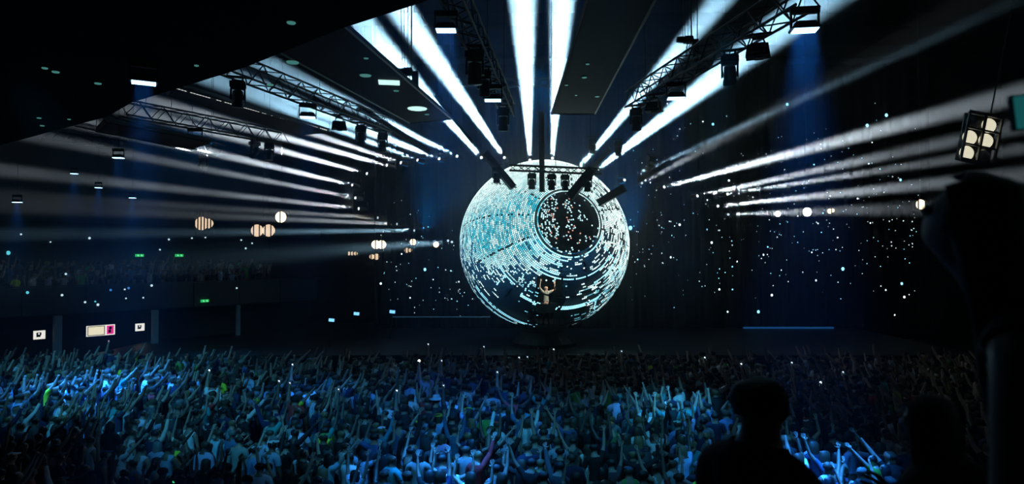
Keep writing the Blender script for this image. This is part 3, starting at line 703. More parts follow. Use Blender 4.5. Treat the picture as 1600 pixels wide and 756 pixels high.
# ------------------------------------------------------------------ trusses
def truss(label, a, b, w=.40, bay=.42, single=True, group=None, h=None):
    a = Vector(a); b = Vector(b); L = (b - a).length; h = h or w
    q = (b - a).to_track_quat('X', 'Z'); t = thing('lighting_truss', label, 'truss', a); t.rotation_mode = 'QUATERNION'; t.rotation_quaternion = q
    t.rotation_mode = 'XYZ'; t.rotation_euler = q.to_euler()
    cm = MB().tube((0, 0, 0), (L, 0, 0), .032, 8).mesh('truss_chord', M_ALU_D)
    for y, z in ((-.5, -.5), (.5, -.5), (.5, .5), (-.5, .5)): link('chord', cm, t, (0, y * w, z * h))
    n = max(2, int(L / bay)); st = L / n
    dl = math.hypot(st, h); bm1 = MB().tube((0, 0, 0), (dl, 0, 0), .018, 5).mesh('truss_brace', M_ALU_D)
    dw = math.hypot(st, w); bm2 = MB().tube((0, 0, 0), (dw, 0, 0), .018, 5).mesh('truss_brace', M_ALU_D)
    lac = MB()
    for k in range(n):
        s = 1 if k % 2 else -1
        for side in (-1, 1):
            A = (k * st, side * w / 2, -s * h / 2 * side); ang = math.atan2(s * h * side, st)
            if single: link('brace', bm1, t, A, (0, -ang, 0))
            else: lac.tube(A, (A[0] + st, A[1], -A[2]), .016, 4)
            B_ = (k * st, -s * w / 2 * side, side * h / 2); ang = math.atan2(s * w * side, st)
            if single: link('brace', bm2, t, B_, (0, 0, ang))
            else: lac.tube(B_, (B_[0] + st, -B_[1], B_[2]), .016, 4)
    if not single: lac.build('lacing', M_ALU_D, t)['kind'] = 'stuff'
    # hanging chains up to the roof
    for f in (.12, .5, .88):
        p = a + (b - a) * f; loc = q.inverted() @ (Vector((0, 0, ZC - p.z - .8)))
        MB().tube(Vector((L * f, 0, h / 2)), Vector((L * f, 0, h / 2)) + loc, .012, 5).build('hoist_chain', M_CABLE, t)
    if group: t['group'] = group
    return t
M_ALU_D = pmat('blackened_truss_tube', (.035, .037, .04), .45, .5, noise=.3, scale=10)
ZT = 10.7
TR = {
 'right': (at_z(1262, -12, ZT), at_z(988, 156, ZT)), 'left': (at_z(346, 96, ZT), at_z(602, 196, ZT)), 'left2': (at_z(190, 168, ZT), at_z(446, 216, ZT)),
 'left3': (at_z(168, 192, ZT - .2), at_z(345, 236, ZT - .2)), 'mid': (at_z(700, -30, ZT), at_z(794, 172, ZT)), 'far': (at_z(60, 208, ZT), at_z(205, 226, ZT)), 'edge': (at_z(-30, 292, ZT - .6), at_z(26, 298, ZT - .6)),
}
truss('box lighting truss rising above the starry cloth, carrying five lamps', *TR['right'], w=.50)
truss('box lighting truss beside the panel with lit downlights, its end frayed with cables', *TR['left'], w=.50)
truss('long lighting truss with open zigzag braces under the dark stand ceiling', *TR['left2'], w=.50)
truss('lower shorter lighting truss beneath the long zigzag one', *TR['left3'], w=.50, single=False)
truss('lighting truss hanging between the two black ceiling panels, ending in a drooping moving head', *TR['mid'], w=.42)
truss('faint distant lighting truss beside the wall of the stand', *TR['far'], w=.5, single=False)
truss('small truss end against a grey glow at the edge of view', *TR['edge'], w=.5, single=False)
truss('thin far cross truss seen between the two upright beams', at(706, 130, 33), at(905, 128, 33), w=.35, single=False)
# row of small white rim lights along the edge of the stand panel is part of the panel below

# ------------------------------------------------------------------ hanging ceiling panels
def panel(label, pts, z, th=.14):
    P = [at_z(x, y, z) for x, y in pts]; c = sum(P, Vector()) / len(P); t = thing('ceiling_panel', label, 'ceiling panel', c)
    MB().prism([(p.x - c.x, p.y - c.y) for p in P], 0, th).build('board', M_PANEL, t)
    mb = MB()
    for k in range(len(P)):
        A, B_ = P[k] - c, P[(k + 1) % len(P)] - c; mb.tube((A.x, A.y, 0), (B_.x, B_.y, 0), .035, 4)
    mb.build('edge_trim', M_METAL, t)
    for p in P[:4]: MB().tube((p.x - c.x, p.y - c.y, th), (p.x - c.x, p.y - c.y, ZC - z - .9), .012, 4).build('suspension_wire', M_CABLE, t)
    return t, c
def downlight(t, c, px, py, z, r, mat, rect=None):
    p = at_z(px, py, z) - c; mb = MB()
    if rect: mb.box((p.x, p.y, -.02), (rect[0], rect[1], .04), Matrix.Rotation(rect[2], 3, 'Z'))
    else: mb.lathe([(r, -.03), (r * 1.05, -.005), (r * 1.05, .02)], 20, (p.x, p.y, 0))
    mb.build('downlight', mat, t)
    if not rect: MB().lathe([(r * 1.05, -.012), (r * 1.25, -.02), (r * 1.3, .02)], 20, (p.x, p.y, 0)).build('downlight_rim', M_METAL, t)
zp = 10.9
t, c = panel('black hanging ceiling panel with two lit downlights over the crowd', [(705, 186), (640, 192), (430, 78), (532, 36)], zp)
downlight(t, c, 652, 169, zp, .33, M_DOWN); downlight(t, c, 608, 128, zp, .2, M_DOWN, (.62, .42, .15)); downlight(t, c, 667, 178, zp, .08, M_DOWNLO)
downlight(t, c, 619, 141, zp, .08, M_DOWNLO); downlight(t, c, 571, 117, zp, .16, M_DOWNLO); downlight(t, c, 572, 90, zp, .06, M_DOWNLO)
t, c = panel('black hanging ceiling panel with a straight cut end above the sphere', [(862, 178), (930, 178), (1035, -20), (925, -20)], zp)
for (x, y, r) in [(933, 150, .07), (913, 120, .07), (918, 99, .05), (885, 132, .05), (900, 148, .04)]: downlight(t, c, x, y, zp, r, M_DOWNLO)
t, c = panel('black hanging ceiling panel edged with a row of tiny white rim lights', [(515, 206), (465, 211), (262, 148), (268, 132)], zp)
A, B_ = at_z(275, 138, zp) - c, at_z(512, 205, zp) - c; mb = MB()
for k in range(64):
    f = k / 64; 
    if .58 < f < .62 or rng.random() < .2: continue
    p = A.lerp(B_, f); mb.box((p.x, p.y, .02), (.05, .10, .05))
o = mb.build('rim_light', pmat('rim_lights', (.9, .9, .8), .4, emit=(.9, .9, .85), estr=.7), t); o['kind'] = 'stuff'
t, c = panel('long black ceiling panel below the zigzag truss', [(330, 222), (300, 232), (150, 205), (165, 190)], ZT - .9)
# recessed lights in the stand ceiling, unlit; faint glow put into their colour
for (x, y, r) in [(457, 97, .085), (455, 35, .05), (422, 132, .05), (307, 102, .03), (87, 112, .05), (70, 106, .04), (153, 130, .05), (61, 184, .04), (66, 196, .04), (108, 186, .03)]:
    p = at_z(x, y, 8.6)
    if p.y < 2: continue
    MB().lathe([(r, -.015), (r * 1.1, .0)], 16, p).build('recessed_light', M_DOWNLO, soff)

# ------------------------------------------------------------------ lamps
def moving_head(label, p, yaw=0, tilt=20, sc=1.0, group='moving heads on the trusses', lens=M_DIMLENS):
    t = thing('moving_head_light', label, 'stage light', p, (0, 0, yaw), group); t.scale = (sc, sc, sc)
    MB().box((0, 0, -.08), (.40, .26, .14)).box((0, 0, 0.02), (.30, .08, .06)).build('base', M_BLACK, t)
    MB().box((-.12, 0, .07), (.05, .06, .14)).box((.12, 0, .07), (.05, .06, .14)).box((0, 0, .13), (.58, .06, .05)).build('clamp', M_METAL, t)
    MB().box((0, 0, -.18), (.36, .12, .06)).box((-.17, 0, -.34), (.05, .12, .30), taper=.9).box((.17, 0, -.34), (.05, .12, .30), taper=.9).build('yoke', M_BLACK, t)
    q = Matrix.Rotation(math.radians(tilt), 3, 'X').to_quaternion()
    hd = MB().lathe([(.06, .20), (.13, .17), (.145, .02), (.14, -.10), (.155, -.14), (.155, -.25), (.14, -.26)], 16, (0, 0, -.42), q).build('head', M_BLACK, t)
    MB().lathe([(.02, -.275), (.10, -.272), (.135, -.262), (.135, -.255)], 16, (0, 0, -.42), q).build('lens', lens, hd)
    return t
def wash(label, p, yaw=0, sc=1.0, power=60, spread=24, group='blue led wash lamps', drop=True):
    t = thing('led_wash_light', label, 'stage light', p, (0, 0, yaw), group); t.scale = (sc, sc, sc)
    MB().box((0, 0, .27), (.54, .10, .13)).box((-.25, 0, .10), (.035, .05, .34)).box((.25, 0, .10), (.035, .05, .34)).build('bracket', M_BLACK, t)
    MB().box((0, 0, -.02), (.48, .30, .12), taper=.75).box((0, 0, -.09), (.52, .34, .04)).build('housing', M_BLACK, t)
    f = MB()
    for i in range(9):
        f.box((-.2 + i * .05, 0, -.118), (.040, .28, .02))
    f.build('led_face', M_LEDFACE, t)
    l = bpy.data.lights.new('led_wash_beam', 'AREA'); l.shape = 'RECTANGLE'; l.size = .44 * sc; l.size_y = .28 * sc; l.energy = power; l.color = (.015, .22, 1.0); l.spread = math.radians(spread)
    o = bpy.data.objects.new('led_wash_beam', l); COL.objects.link(o); o.parent = t; o.location = (0, 0, -.14)
    return t
def parbox(label, p, yaw=0, sc=1.0):
    t = thing('profile_light', label, 'stage light', p, (0, 0, yaw), 'square profile lamps on the trusses'); t.scale = (sc, sc, sc)
    MB().box((0, .02, -.28), (.50, .36, .26), taper=.85).box((0, -.2, -.26), (.30, .10, .18)).box((.02, 0, -.43), (.18, .2, .04)).build('housing', M_BLACK, t)
    MB().box((0, 0, -.01), (.24, .05, .04)).tube((-.16, 0, -.16), (-.10, 0, -.02), .02).tube((-.10, 0, -.02), (.10, 0, -.02), .02).tube((.10, 0, -.02), (.16, 0, -.16), .02).build('bracket', M_METAL, t)
    MB().box((0, 0, .03), (.08, .08, .12)).box((0, 0, .08), (.58, .06, .05)).build('clamp', M_METAL, t)
    return t
TH = {'right': .25, 'left': .25, 'left2': .25, 'left3': .25, 'mid': .21, 'cross': .11}
TR['cross'] = (at(796, 262, 27.3), at(940, 268, 27.3))
def hang(key, px, drop):       # the point under a truss at which a lamp of this height hangs
    a, b = TR[key]; lo, hi = 0.0, 1.0; inc = px_of(*b)[0] > px_of(*a)[0]
    for _ in range(40):
        m = (lo + hi) / 2; u = px_of(*a.lerp(b, m))[0]
        if (u < px) == inc: lo = m
        else: hi = m
    p = a.lerp(b, lo); p.z -= TH[key] + drop; return p
# truss above the star cloth
moving_head('moving head drooping from the near part of the starry-side truss', hang('right', 1140, .12), -.3, 15)
moving_head('moving head at the very end of the starry-side truss', hang('right', 994, .12), -.3, 12)
parbox('square profile lamp beside the big blue wash lamp', hang('right', 1184, .08), -.4)
parbox('small square profile lamp near the end of the starry-side truss', hang('right', 1022, .08), -.4)
wash('big blue-white wash lamp glowing at the near end of the starry-side truss', hang('right', 1257, .33), -.15, 1.0, 260, 32)
wash('wash lamp with thin white strip halfway along the starry-side truss', hang('right', 1056, .33), -.1, 1.0, 18, 28)
# truss over the left stand
moving_head('moving head high under the near end of the cable-frayed truss', hang('left', 372, .12), .3, 10)
moving_head('moving head at the far end of the cable-frayed truss', hang('left', 564, .12), .2, 15)
moving_head('moving head behind the lamp-panel edge, dim blue', hang('left', 598, .12), .2, 10)
wash('wash lamp with white strip on the cable-frayed truss', hang('left', 481, .33), .25, 1.0, 30, 28)
parbox('square profile lamp between two lamps of the cable-frayed truss', hang('left', 530, .08), .25)
moving_head('moving head at the end of the zigzag truss', hang('left2', 421, .12), .3, -10)
moving_head('moving head tilted sideways under the zigzag truss', hang('left2', 398, .12), 1.2, 55)
wash('wash lamp throwing a blue column below the zigzag truss', hang('left2', 305, .33), .1, 1.0, 200, 34)
moving_head('dark moving head below the blue column of the zigzag truss', hang('left3', 318, .12), .1, 10)
# middle truss
moving_head('moving head in front of the middle truss, largest one', hang('mid', 742, .10), 0, 8, 1.1)
moving_head('moving head at the drooping end of the middle truss', hang('mid', 786, .12), 0, 12)
moving_head('small moving head on the crowd side of the middle truss', hang('mid', 757, .11), 0, 25, .9)
wash('wash lamp with a row of leds on the middle truss end', hang('mid', 770, .33), 0, 1.0, 22, 28)
w_ = wash('wash lamp with bright led row beside the middle truss', at_z(697, 40, ZT - .5), 0, .85, 120, 32)
MB().tube((0, 0, .33), (0, 0, (ZC - w_.location.z - .9) / .85), .012, 4).build('suspension_wire', M_CABLE, w_)
# stand ceiling and far wash lamps
wash('blue wash lamp alone on the dark stand ceiling, largest column on that side', at_z(225, 96, 8.60) + Vector((0, 0, -.24)), .5, .72, 150, 26)
for (px, py, Y, lab, pw) in [(185, 243, 21, 'upper blue wash lamp with a bright column before the stand', 300), (116, 269, 21, 'small blue wash lamp before the stand, highest of the far three', 240), (154, 291, 21.5, 'small blue wash lamp before the stand, middle of the far three', 330),
                         (207, 307, 22, 'small blue wash lamp before the stand, lowest of the far three', 260), (27, 313, 20, 'blue wash lamp beside the small truss end at the edge of view', 220)]:
    w_ = wash(lab, at(px, py, Y), .1, (.66 if px == 185 else .42 if px > 50 else .5), pw * .3, 42)
    MB().tube((0, 0, .33), (0, 0, (ZC - w_.location.z - .9) / w_.scale.z), .012, 4).build('suspension_wire', M_CABLE, w_)
# heads hanging before the top of the sphere, on a small cross bar
cb = truss('short dark cross truss before the top of the sphere', at(796, 262, 27.3), at(940, 268, 27.3), w=.22, bay=.3, single=False)
for (px, py, lab) in [(831, 268, 'moving head before the sphere, first from the twin diagonal bars'), (862, 266, 'moving head before the sphere, under the white beams'), (883, 279, 'moving head before the sphere, lowest of the row'), (918, 283, 'moving head before the sphere, beside the slanting bar'), (776, 262, 'moving head against the rim of the sphere, outermost')]:
    moving_head(lab, hang('cross', px, .11) if px > 790 else at(px, py, 27.25), 0, 5, .92, 'moving heads before the sphere')
def bar(label, a, b, w=.22, mat=M_METAL):
    a = Vector(a); b = Vector(b); L = (b - a).length; q = (b - a).to_track_quat('X', 'Z'); t = thing('rigging_beam', label, 'rigging beam', a, q.to_euler(), 'slanting rigging beams over the sphere')
    MB().box((L / 2, 0, -w * .45), (L, w * .8, w * .12)).box((L / 2, 0, w * .45), (L, w * .8, w * .12)).box((L / 2, 0, 0), (L, w * .3, w * .8)).build('girder', mat, t)
    for s in (-1, 1): MB().box((L if s > 0 else 0, 0, 0), (.05, w * .95, w * 1.05)).build('end_plate', M_ALU, t)
bar('slanting rigging beam crossing the upper rim of the sphere, ends over its bright side', at(757, 238, 27), at(801, 292, 27.6), .27)
bar('upright rigging beam hanging over the middle of the sphere', at(846, 176, 27.4), at(847, 299, 27.5), .22)
bar('slanting rigging beam ending beside the dark eye of the sphere', at(926, 264, 27.2), at(890, 308, 27.6), .34)
bar('slanting rigging beam ending at the starry-side rim of the sphere', at(976, 293, 27.2), at(936, 317, 27.6), .30)
bar('pale lit rigging beam between the two beams of the starry side', at(952, 232, 29), at(925, 263, 29.5), .16, M_ALU)  # beam light on this girder is put in by a paler metal
bar('pale lit rigging beam below a beam lamp on the starry side', at(1048, 252, 29), at(998, 282, 29.5), .20, M_ALU)  # paler metal again stands in for light falling on the girder
bar('thin dark rigging beam rising beside the beams toward the lamp panel', at(680, 150, 28), at(738, 222, 28.5), .10)
bar('long faint rigging beam reaching from the lamp panel toward the sphere', at(560, 166, 28), at(672, 238, 29), .20)
m_ = moving_head('dark moving head beside the brightest starry-side beam', at(926, 218, 29), 0, 10, .9, 'moving heads before the sphere')
MB().tube((0, 0, .1), (0, 0, (ZC - m_.location.z - .9) / .9), .012, 4).build('suspension_wire', M_CABLE, m_)
m_ = moving_head('dark moving head between two beams of the starry side', at(966, 222, 29), 0, 10, .9, 'moving heads before the sphere')
MB().tube((0, 0, .1), (0, 0, (ZC - m_.location.z - .9) / .9), .012, 4).build('suspension_wire', M_CABLE, m_)
m_ = moving_head('dark moving head over the pale lit rigging beam', at(1017, 246, 29), .5, 60, .9, 'moving heads before the sphere')
MB().tube((0, 0, .1), (0, 0, (ZC - m_.location.z - .9) / .9), .012, 4).build('suspension_wire', M_CABLE, m_)
# chain hoists with a motor, over the lamp panel and over the starry-side truss
def hoist(label, px, py, Y, sc=1):
    t = thing('chain_hoist', label, 'hoist', at(px, py, Y)); t.scale = (sc, sc, sc)
    MB().box((0, 0, 0), (.34, .26, .22), taper=.8).lathe([(.10, -.2), (.12, -.1), (.12, .15), (.08, .2)], 10, (-.22, 0, 0), Quaternion((0, 1, 0), math.pi / 2)).build('motor', M_BLACK, t)
    MB().box((.22, 0, -.38), (.20, .22, .75)).build('chain_bag', M_CABLE, t)
    mb = MB()
    for x in (-.2, -.12, -.02): mb.tube((x, 0, 0), (x * 1.4, 0, 3.5 / sc), .010, 4)
    mb.build('chain', M_CABLE, t); MB().tube((.10, 0, 0), (.10, 0, 3.6 / sc), .022, 6).build('cable', M_ALU, t)
    MB().tube((-.05, 0, -.1), (-.1, 0, -.6), .02).tube((-.1, 0, -.25), (.12, 0, -.55), .014).tube((.08, 0, -.1), (-.08, 0, -.5), .014).build('hook_linkage', M_METAL, t)
hoist('chain hoist with hanging bag on the edge of the lamp panel', 638, 112, 21.5)
hoist('chain hoist with hanging bag above the starry-side truss', 1076, 62, 18.5, .8)

# white beam lights round the sphere: the lamps and their beams through the haze
BEAMS = [ # source px, py, through px, py, energy, cone
 (788, 246, 618, 4, 2.2, 5.6), (752, 246, 566, 36, 2.0, 5.2), (714, 244, 400, 92, 1.3, 3.8), (686, 248, 350, 118, 1.4, 4.6), (652, 250, 380, 146, .9, 3.6), (626, 254, 340, 160, .7, 3.2), (604, 258, 330, 184, 1.1, 3.6),
 (573, 271, 330, 206, 1.1, 3.2), (550, 289, 330, 238, 1.0, 3.0), (555, 309, 330, 266, .6, 2.4), (560, 326, 320, 300, .6, 2.4), (590, 340, 420, 330, .15, 2.0), (620, 350, 420, 341, .2, 2.2), (647, 360, 440, 362, .3, 2.0),
 (706, 378, 640, 383, .06, 1.2), (700, 376, 600, 384, .06, 1.2),
 (828, 250, 816, -10, 2.2, 5.8), (863, 247, 879, -10, 1.7, 5.4), (903, 264, 1135, -12, 2.0, 4.8), (935, 264, 1190, 66, 2.4, 6.0), (976, 281, 1230, 165, .6, 1.3), (1038, 292, 1560, 155, 1.8, 3.6), (1090, 306, 1560, 205, .8, 3.0),
 (1137, 303, 1560, 238, .8, 2.4), (1122, 322, 1500, 283, .8, 3.0), (1138, 335, 1260, 331, .12, 1.4), (1003, 286, 1060, 255, .04, .7)]
ORD = 'first second third fourth fifth sixth seventh eighth ninth tenth eleventh twelfth thirteenth fourteenth fifteenth sixteenth seventeenth eighteenth nineteenth twentieth'.split()
def rank(b):
    cs = [q for q in BEAMS if (q[0] < 800) == (b[0] < 800) and (q[0] > 880) == (b[0] > 880)]; cs.sort(key=lambda q: abs(q[0] - 845)); return ORD[cs.index(b)]
for bm_ in BEAMS:
    (x0, y0, x1, y1, e, cone) = bm_
    dn = at(x1, y1, 29.0 if x0 < 660 else 24.0); src = at(x0, y0, 34.0); d = (dn - src).normalized()
    side = 'over the crowd side' if x0 < 800 else 'over the sphere' if x0 < 880 else 'over the starry side'
    t = thing('beam_light', ('beam lamp with upright white shaft over the sphere, %s of two from crowd side' % rank(bm_)) if 800 < x0 < 880 else 'beam lamp throwing a white shaft %s, %s outward from the sphere' % (side, rank(bm_)), 'stage light', src, (0, 0, 0), 'white beam lamps ' + side)
    q = d.to_track_quat('-Z', 'Y')
    hd = MB().lathe([(.05, .45), (.11, .40), (.12, .1), (.12, .02), (.09, .01)], 14, (0, 0, 0), q).build('head', M_BLACK, t)
    MB().lathe([(.02, .0), (.055, .004), (.065, .03)], 14, (0, 0, 0), q).build('lens', M_LENS if e > .5 else M_LENSDIM, hd)
    back = -d * .32
    MB().box(back + Vector((-.19, 0, .05)), (.04, .1, .3)).box(back + Vector((.19, 0, .05)), (.04, .1, .3)).box(back + Vector((0, 0, .22)), (.42, .14, .06)).build('yoke', M_BLACK, t)
    MB().box(back + Vector((0, 0, .32)), (.36, .24, .12)).build('base', M_BLACK, t)
    MB().tube(back + Vector((0, 0, .38)), back + Vector((0, 0, ZC - src.z - 1)), .012, 4).build('suspension_wire', M_CABLE, t)
    l = spot('white_beam', src + d * .10, src + d * 5, BEAM_W * e * (4.3 if x0 < 660 else 2.6 if x0 > 1000 else 1.35 if x0 < 720 else 1), cone * 1.1, (.42, .76, 1.0) if x0 > 640 and x0 < 1000 else (.80, .90, .98), .9, .09)
    l.parent = t; l.location = d * .10

# ------------------------------------------------------------------ warm blinders far off in the hall
def blinder(label, px, py, Y, w, h, lamps, mat, bars=3, rot=0):
    t = thing('blinder_light', label, 'stage light', at(px, py, Y), (0, 0, 0), 'warm white blinders'); W, H = w * Y / F, h * Y / F
    MB().box((0, .12, 0), (W, .12, H)).build('housing', M_METAL, t)
    for (dx, dz, r) in lamps:
        R_ = r * Y / F; MB().lathe([(R_, -.02), (R_ * .8, .03), (R_ * .3, .05)], 18, (dx * W, .05, dz * H), Quaternion((1, 0, 0), math.pi / 2)).build('lamp', mat, t)
    for k in range(bars): MB().box((-W / 2 + W * (k + .5) / bars, -.02, 0), (.05, .03, H * 1.1)).build('guard_bar', M_METAL, t)
    MB().tube((0, .12, H / 2), (0, .12, ZC - t.location.z - 1), .015, 4).build('suspension_wire', M_CABLE, t)
    return t
blinder('warm blinder behind thin bars, nearest the blue columns', 317, 349, 30, 30, 34, [(-.1, 0, 11), (.25, 0, 8)], M_WARMLO, 6)
blinder('warm blinder pair low beside the tall square one', 410, 360, 31, 36, 24, [(-.25, 0, 10), (.25, 0, 10)], M_WARMLO, 4)
blinder('warm square blinder with one bright face', 438, 339, 31, 24, 20, [(0, 0, 9)], M_WARM, 1)
blinder('warm blinder with bright double face before the starry cloth edge', 592, 382, 34, 20, 14, [(-.25, 0, 7), (.2, 0, 7)], M_WARM, 2)
blinder('small warm blinder under the double-faced one', 586, 401, 34, 18, 14, [(-.3, 0, 4), (.1, 0, 5)], M_WARMLO, 3)
blinder('faint low row of warm lamps beside the double-faced blinder', 550, 396, 34, 18, 6, [(-.3, 0, 3), (0, 0, 3), (.3, 0, 3)], M_WARMLO, 4)
blinder('small hot blinder at the root of a sideways beam, upper', 645, 378, 34, 14, 10, [(0, 0, 5)], M_WARM, 1)
blinder('small hot blinder at the root of a sideways beam, nearer the sphere', 681, 382, 34, 14, 8, [(0, 0, 4.5)], M_WARM, 0)
blinder('small barred lamp under the upper sideways beam', 638, 391, 34, 14, 12, [(-.2, 0, 4), (.2, 0, 3)], M_WARMLO, 3)
blinder('very bright small blinder above the starry cloth', 1216, 334, 34, 16, 12, [(0, 0, 4.5)], M_WARMHI, 0)
blinder('brightest white blinder above the starry cloth', 1262, 331, 34, 20, 14, [(0, 0, 7)], M_WARMHI, 0)
blinder('small white blinder with a cyan foot by the dark silhouette', 1299, 331, 34, 14, 12, [(-.1, .1, 4), (.2, .2, 3)], M_WARM, 1)
blinder('warm slatted blinder beside the huge silhouette', 1440, 321, 30, 22, 16, [(0, .1, 8)], M_WARM, 2)
# big tilted blinder frame by the huge silhouette
def blinder_frame():
    Y = 17; t = thing('blinder_lamp_rack', 'tilted metal frame of six warm blinder lamps behind the huge silhouette', 'stage light', at(1534, 216, Y), (0, math.radians(12), 0)); k = Y / F
    W, H = 52 * k, 76 * k
    for x in (-.5, 0, .5): MB().box((x * W, 0, 0), (.05, .06, H)).build('upright', M_ALU, t)
    for z in (-.5, -.17, .17, .5): MB().box((0, 0, z * H), (W, .05, .04 if abs(z) < .4 else .08)).build('crossbar', M_ALU, t)
    for i, x in enumerate((-.25, .25)):
        for j, z in enumerate((-.33, 0, .33)):
            lit = (i, j) in ((1, 2), (1, 1), (0, 1), (0, 0))
            MB().lathe([(.19, -.03), (.16, .02), (.05, .05)], 18, (x * W, .12, z * H), Quaternion((1, 0, 0), math.pi / 2)).build('lamp', M_FRAME if lit else M_DIMLENS, t)
    MB().box((0, .2, 0), (W, .06, H)).build('back_plate', M_METAL, t)
    MB().tube((.1, 0, H / 2), (.1, 0, 6), .02, 5).build('suspension_wire', M_CABLE, t)
M_FRAME = pmat('soft_warm_lamp', (1, .9, .7), .3, emit=(.95, .9, .66), estr=.75)
blinder_frame()

# ------------------------------------------------------------------ stand on the crowd side: lower wall, columns, balcony front, its people
dv = Vector((2.6, 3.1, 0)).normalized(); nv = Vector((-dv.y, dv.x, 0)); P0 = Vector((-20.4, 28.7, 0))
def strip(s0, s1, off, z0, z1, th):
    a, b = P0 + dv * s0 + nv * off, P0 + dv * s1 + nv * off; a2, b2 = a + nv * th, b + nv * th
    return [(a.x, a.y), (b.x, b.y), (b2.x, b2.y), (a2.x, a2.y)], z0, z1
lw = struct('wall_stand', MB().prism(*strip(-15, 14, .9, 0, 3.1, .2)), M_WALL)
bf = struct('balcony_stand', MB().prism(*strip(-15, 14, -.1, 3.1, 3.35, 6)), M_WALL)
for k in range(12): struct('parapet_panel', MB().prism(*strip(-15 + k * 2.4, -12.65 + k * 2.4, -.15, 3.15, 4.35, .08)), pmat('dark_blue_parapet', (.02, .028, .035), .6, noise=.3, scale=4), bf)
struct('handrail', MB().prism(*strip(-15, 14, -.18, 4.36, 4.42, .12)), M_METAL, bf)
struct('wall_stand_rear', MB().prism(*strip(-15, 14, 5.7, 3.3, 12, .2)), pmat('blue_grey_wall', (.03, .04, .05), .8, noise=.3, scale=2))
struct('beam_stand', MB().prism(*strip(-15, 14, -.1, 6.75, 7.2, .5)), M_WALL)
for (px, y0, y1, w) in [(90, 494, 540, 10), (242, 486, 531, 8), (372, 477, 516, 5)]:
    # column where the pixel ray meets the line of the balcony front
    r = ray(px, 500); k = None
    den = r.x * dv.y - r.y * dv.x; q0 = P0 - nv * .2; tpar = (q0.x * dv.y - q0.y * dv.x) / den; p = Vector((0, 0, 0)) + Vector((r.x, r.y, 0)) * tpar
    W = w * p.y / F
    cmn = MB().box((p.x, p.y, 1.55), (W, W, 3.1), Matrix.Rotation(math.atan2(dv.y, dv.x), 3, 'Z')).box((p.x, p.y, .12), (W * 1.25, W * 1.25, .24), Matrix.Rotation(math.atan2(dv.y, dv.x), 3, 'Z'))
    struct('column', cmn, M_COLUMN)
def wall_point(px, py, off):
    r = ray(px, py); q0 = P0 + nv * off; t_ = (q0.x * dv.y - q0.y * dv.x) / (r.x * dv.y - r.y * dv.x); return Vector((r.x * t_, r.y * t_, CZ + r.z * t_))
wa = math.atan2(dv.y, dv.x)
M_CREAM = pmat('lit_cream_sign', (.8, .75, .6), .5, emit=(.95, .86, .58), estr=.85); M_SWHITE = pmat('lit_white_sign', (.9, .9, .85), .5, emit=(1, .97, .88), estr=.85)
M_PINK = pmat('lit_pink_sign', (.8, .1, .4), .5, emit=(.85, .03, .28), estr=.8); M_INK = pmat('sign_ink', (.01, .01, .012), .6)
for (px, py, w, h, kind) in [(61, 523, 13, 14, 'w'), (157, 516, 33, 17, 'c'), (218, 511, 11, 12, 'w')]:
    p = wall_point(px, py, .82); k = p.y / F; W, H = w * k * 1.25, h * k
    t = thing('wall_sign', {'c': 'wide lit cream sign with a bright pink panel on the lower wall'}.get(kind, 'small square lit white sign with a dark mark, beside the outer column' if px < 100 else 'small square lit white sign with a dark mark, beside the bluish column'), 'sign', p, (0, 0, wa))
    MB().box((0, 0, 0), (W, .08, H)).build('frame', M_METAL, t)
    MB().box((0, -.045, 0), (W * .97, .01, H * .95)).build('lit_face', M_SWHITE, t)
    if kind == 'c':
        MB().box((-W * .16, -.055, 0), (W * .56, .008, H * .78)).build('cream_panel', M_CREAM, t)
        fr = MB()
        for (a, b, c_, d_) in ((-W * .16, H * .40, W * .56, .03), (-W * .16, -H * .40, W * .56, .03), (-W * .44, 0, .03, H * .8), (W * .12, 0, .03, H * .8)): fr.box((a, -.062, b), (c_, .006, d_))
        fr.build('panel_outline', M_INK, t)
        MB().box((W * .32, -.055, 0), (W * .24, .008, H * .78)).build('pink_panel', M_PINK, t)
        MB().lathe([(H * .13, 0), (H * .13, .006)], 12, (W * .32, -.062, H * .17), Quaternion((1, 0, 0), math.pi / 2)).box((W * .30, -.062, -H * .12), (W * .09, .006, H * .3)).build('pink_panel_mark', pmat('dark_pink_ink', (.2, .01, .08), .5), t)
    else:
        MB().box((-.02, -.055, .01), (W * .40, .01, H * .5)).build('dark_mark', M_INK, t); MB().box((-.02, -.062, .05), (W * .12, .008, H * .18)).box((.06, -.062, -.06), (W * .07, .008, H * .2)).build('mark_cutout', M_SWHITE, t)
M_GREEN = pmat('exit_green', (.02, .4, .12), .5, emit=(.02, .62, .14), estr=.75); M_PIC = pmat('exit_white', (.8, 1, .85), .5, emit=(.6, 1, .7), estr=.8)
for (px, py, off, lab) in [(218, 399, 5.5, 'green emergency exit sign high on the stand, nearer the outer wall'), (280, 399, 5.5, 'green emergency exit sign high on the stand, nearer the stage'), (320, 470, -.3, 'green emergency exit sign on the balcony front, lower than the others')]:
    p = wall_point(px, py, off); k = p.y / F; W, H = 10 * k * 1.2, 4.2 * k
    t = thing('exit_sign', lab, 'sign', p, (0, 0, wa)); MB().box((0, 0, 0), (W, .08, H)).build('sign_box', M_GREEN, t)
    mb = MB()
    for s in (-1, 1):
        mb.box((s * W * .22, -.045, -H * .05), (W * .06, .01, H * .4)).box((s * W * .22 + W * .05, -.045, -H * .15), (W * .16, .01, H * .14)).box((s * W * .22, -.045, H * .27), (W * .07, .01, H * .16))
    mb.build('pictogram', M_PIC, t)
items = []
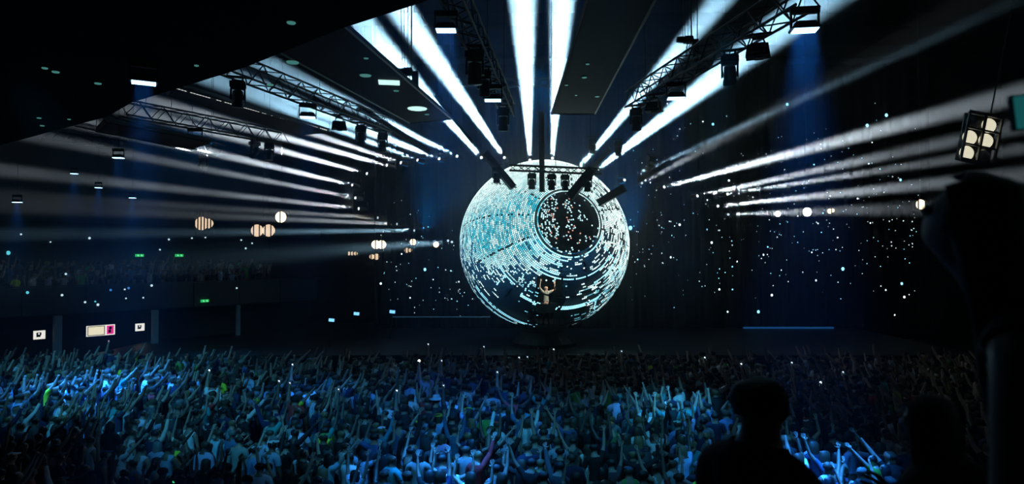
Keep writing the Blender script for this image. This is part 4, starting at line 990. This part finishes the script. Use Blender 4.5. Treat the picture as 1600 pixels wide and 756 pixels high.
for row in range(3):
    s_ = -9.0
    while s_ < 11.5:
        p = P0 + dv * s_ + nv * (.45 + row * .85); s_ += rp.uniform(.42, .75)
        i = rp.choice([7, 7, 9, 9, 3, 8, 1, 0]); items.append((p.x, p.y, 3.35 + row * .25, -wa + math.pi / 2 * 0 + rp.uniform(-1.2, -.4), rp.uniform(.9, 1), i, wch(TOPS)[1], wch(SKINS)[0], wch(HAIRC)[1], (.02, .02, .03)))
struct('balcony_step', MB().prism(*strip(-15, 14, .9, 3.35, 3.6, 4.8)).prism(*strip(-15, 14, 1.75, 3.6, 3.85, 3.9)), M_WALL, bf)
o = link('balcony_crowd', mass_mesh('balcony_crowd', items, M_MASS)); o['kind'] = 'stuff'; tag(o, 'dim rows of spectators standing behind the balcony front', 'crowd')
# soft blue fill spots without fixtures over the stand
for (px, py) in [(60, 420), (180, 418), (350, 415)]:
    p = wall_point(px, py, 3.5); p.z = 6.6; l = spot('stand_fill', p, p + Vector((.3, -.8, -2)), 26, 110, (.25, .6, .9), 1, .1)
# points of light on the stand
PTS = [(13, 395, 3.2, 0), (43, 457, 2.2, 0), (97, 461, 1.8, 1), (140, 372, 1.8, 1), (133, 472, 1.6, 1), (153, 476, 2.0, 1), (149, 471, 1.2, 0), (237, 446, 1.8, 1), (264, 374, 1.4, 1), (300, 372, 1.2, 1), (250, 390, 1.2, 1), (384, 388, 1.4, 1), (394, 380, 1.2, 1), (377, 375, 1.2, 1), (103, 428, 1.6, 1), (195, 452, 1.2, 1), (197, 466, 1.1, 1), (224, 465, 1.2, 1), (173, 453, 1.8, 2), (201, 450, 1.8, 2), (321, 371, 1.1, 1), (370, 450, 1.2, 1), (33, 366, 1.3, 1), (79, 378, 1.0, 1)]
for (x, y, r, c_) in PTS:
    cs = sorted([q for q in PTS if q[3] == c_]); nth = ORD[cs.index((x, y, r, c_))] if cs.index((x, y, r, c_)) < 20 else 'last'
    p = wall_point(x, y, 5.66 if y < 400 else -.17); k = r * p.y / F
    t = tag(MB().lathe([(k * .6, -.03), (k, -.01), (k, .02), (k * .6, .03)], 12, (0, 0, 0), Quaternion((1, 0, 0), math.pi / 2)).build('light_dot', [pmat('dot_cyan', (.2, .7, .8), .4, emit=(.10, .62, .75), estr=1), pmat('dot_white', (.7, .85, .9), .4, emit=(.6, .82, .9), estr=1), pmat('dot_blue', (.1, .3, .8), .4, emit=(.05, .22, .6), estr=.8)][c_]),
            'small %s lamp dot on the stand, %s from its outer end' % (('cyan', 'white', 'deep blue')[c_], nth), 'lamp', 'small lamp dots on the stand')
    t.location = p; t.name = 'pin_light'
# small cyan stage lamps
for (x, y, Y, lab) in [(518, 500, 31, 'small cyan stage lamp, lowest of the three by the stage'), (557, 490, 33, 'small cyan stage lamp, middle one of the three by the stage'), (613, 487, 34, 'small cyan stage lamp, closest of the three to the sphere')]:
    k = Y / F; t = thing('stage_lamp', lab, 'stage light', at(x, y, Y), (0, math.radians(5), 0))
    MB().box((0, .08, 0), (9.5 * k, .14, 5.6 * k)).build('housing', M_BLACK, t); MB().box((-2.2 * k, 0, 0), (4.0 * k, .02, 4.6 * k)).box((2.2 * k, 0, 0), (4.0 * k, .02, 4.6 * k)).build('led_face', M_LEDLOW, t)
    z_ = t.location.z - 1.5; MB().tube((0, .1, -2.8 * k), (0, .1, -z_), .03, 5).build('stand', M_METAL, t)
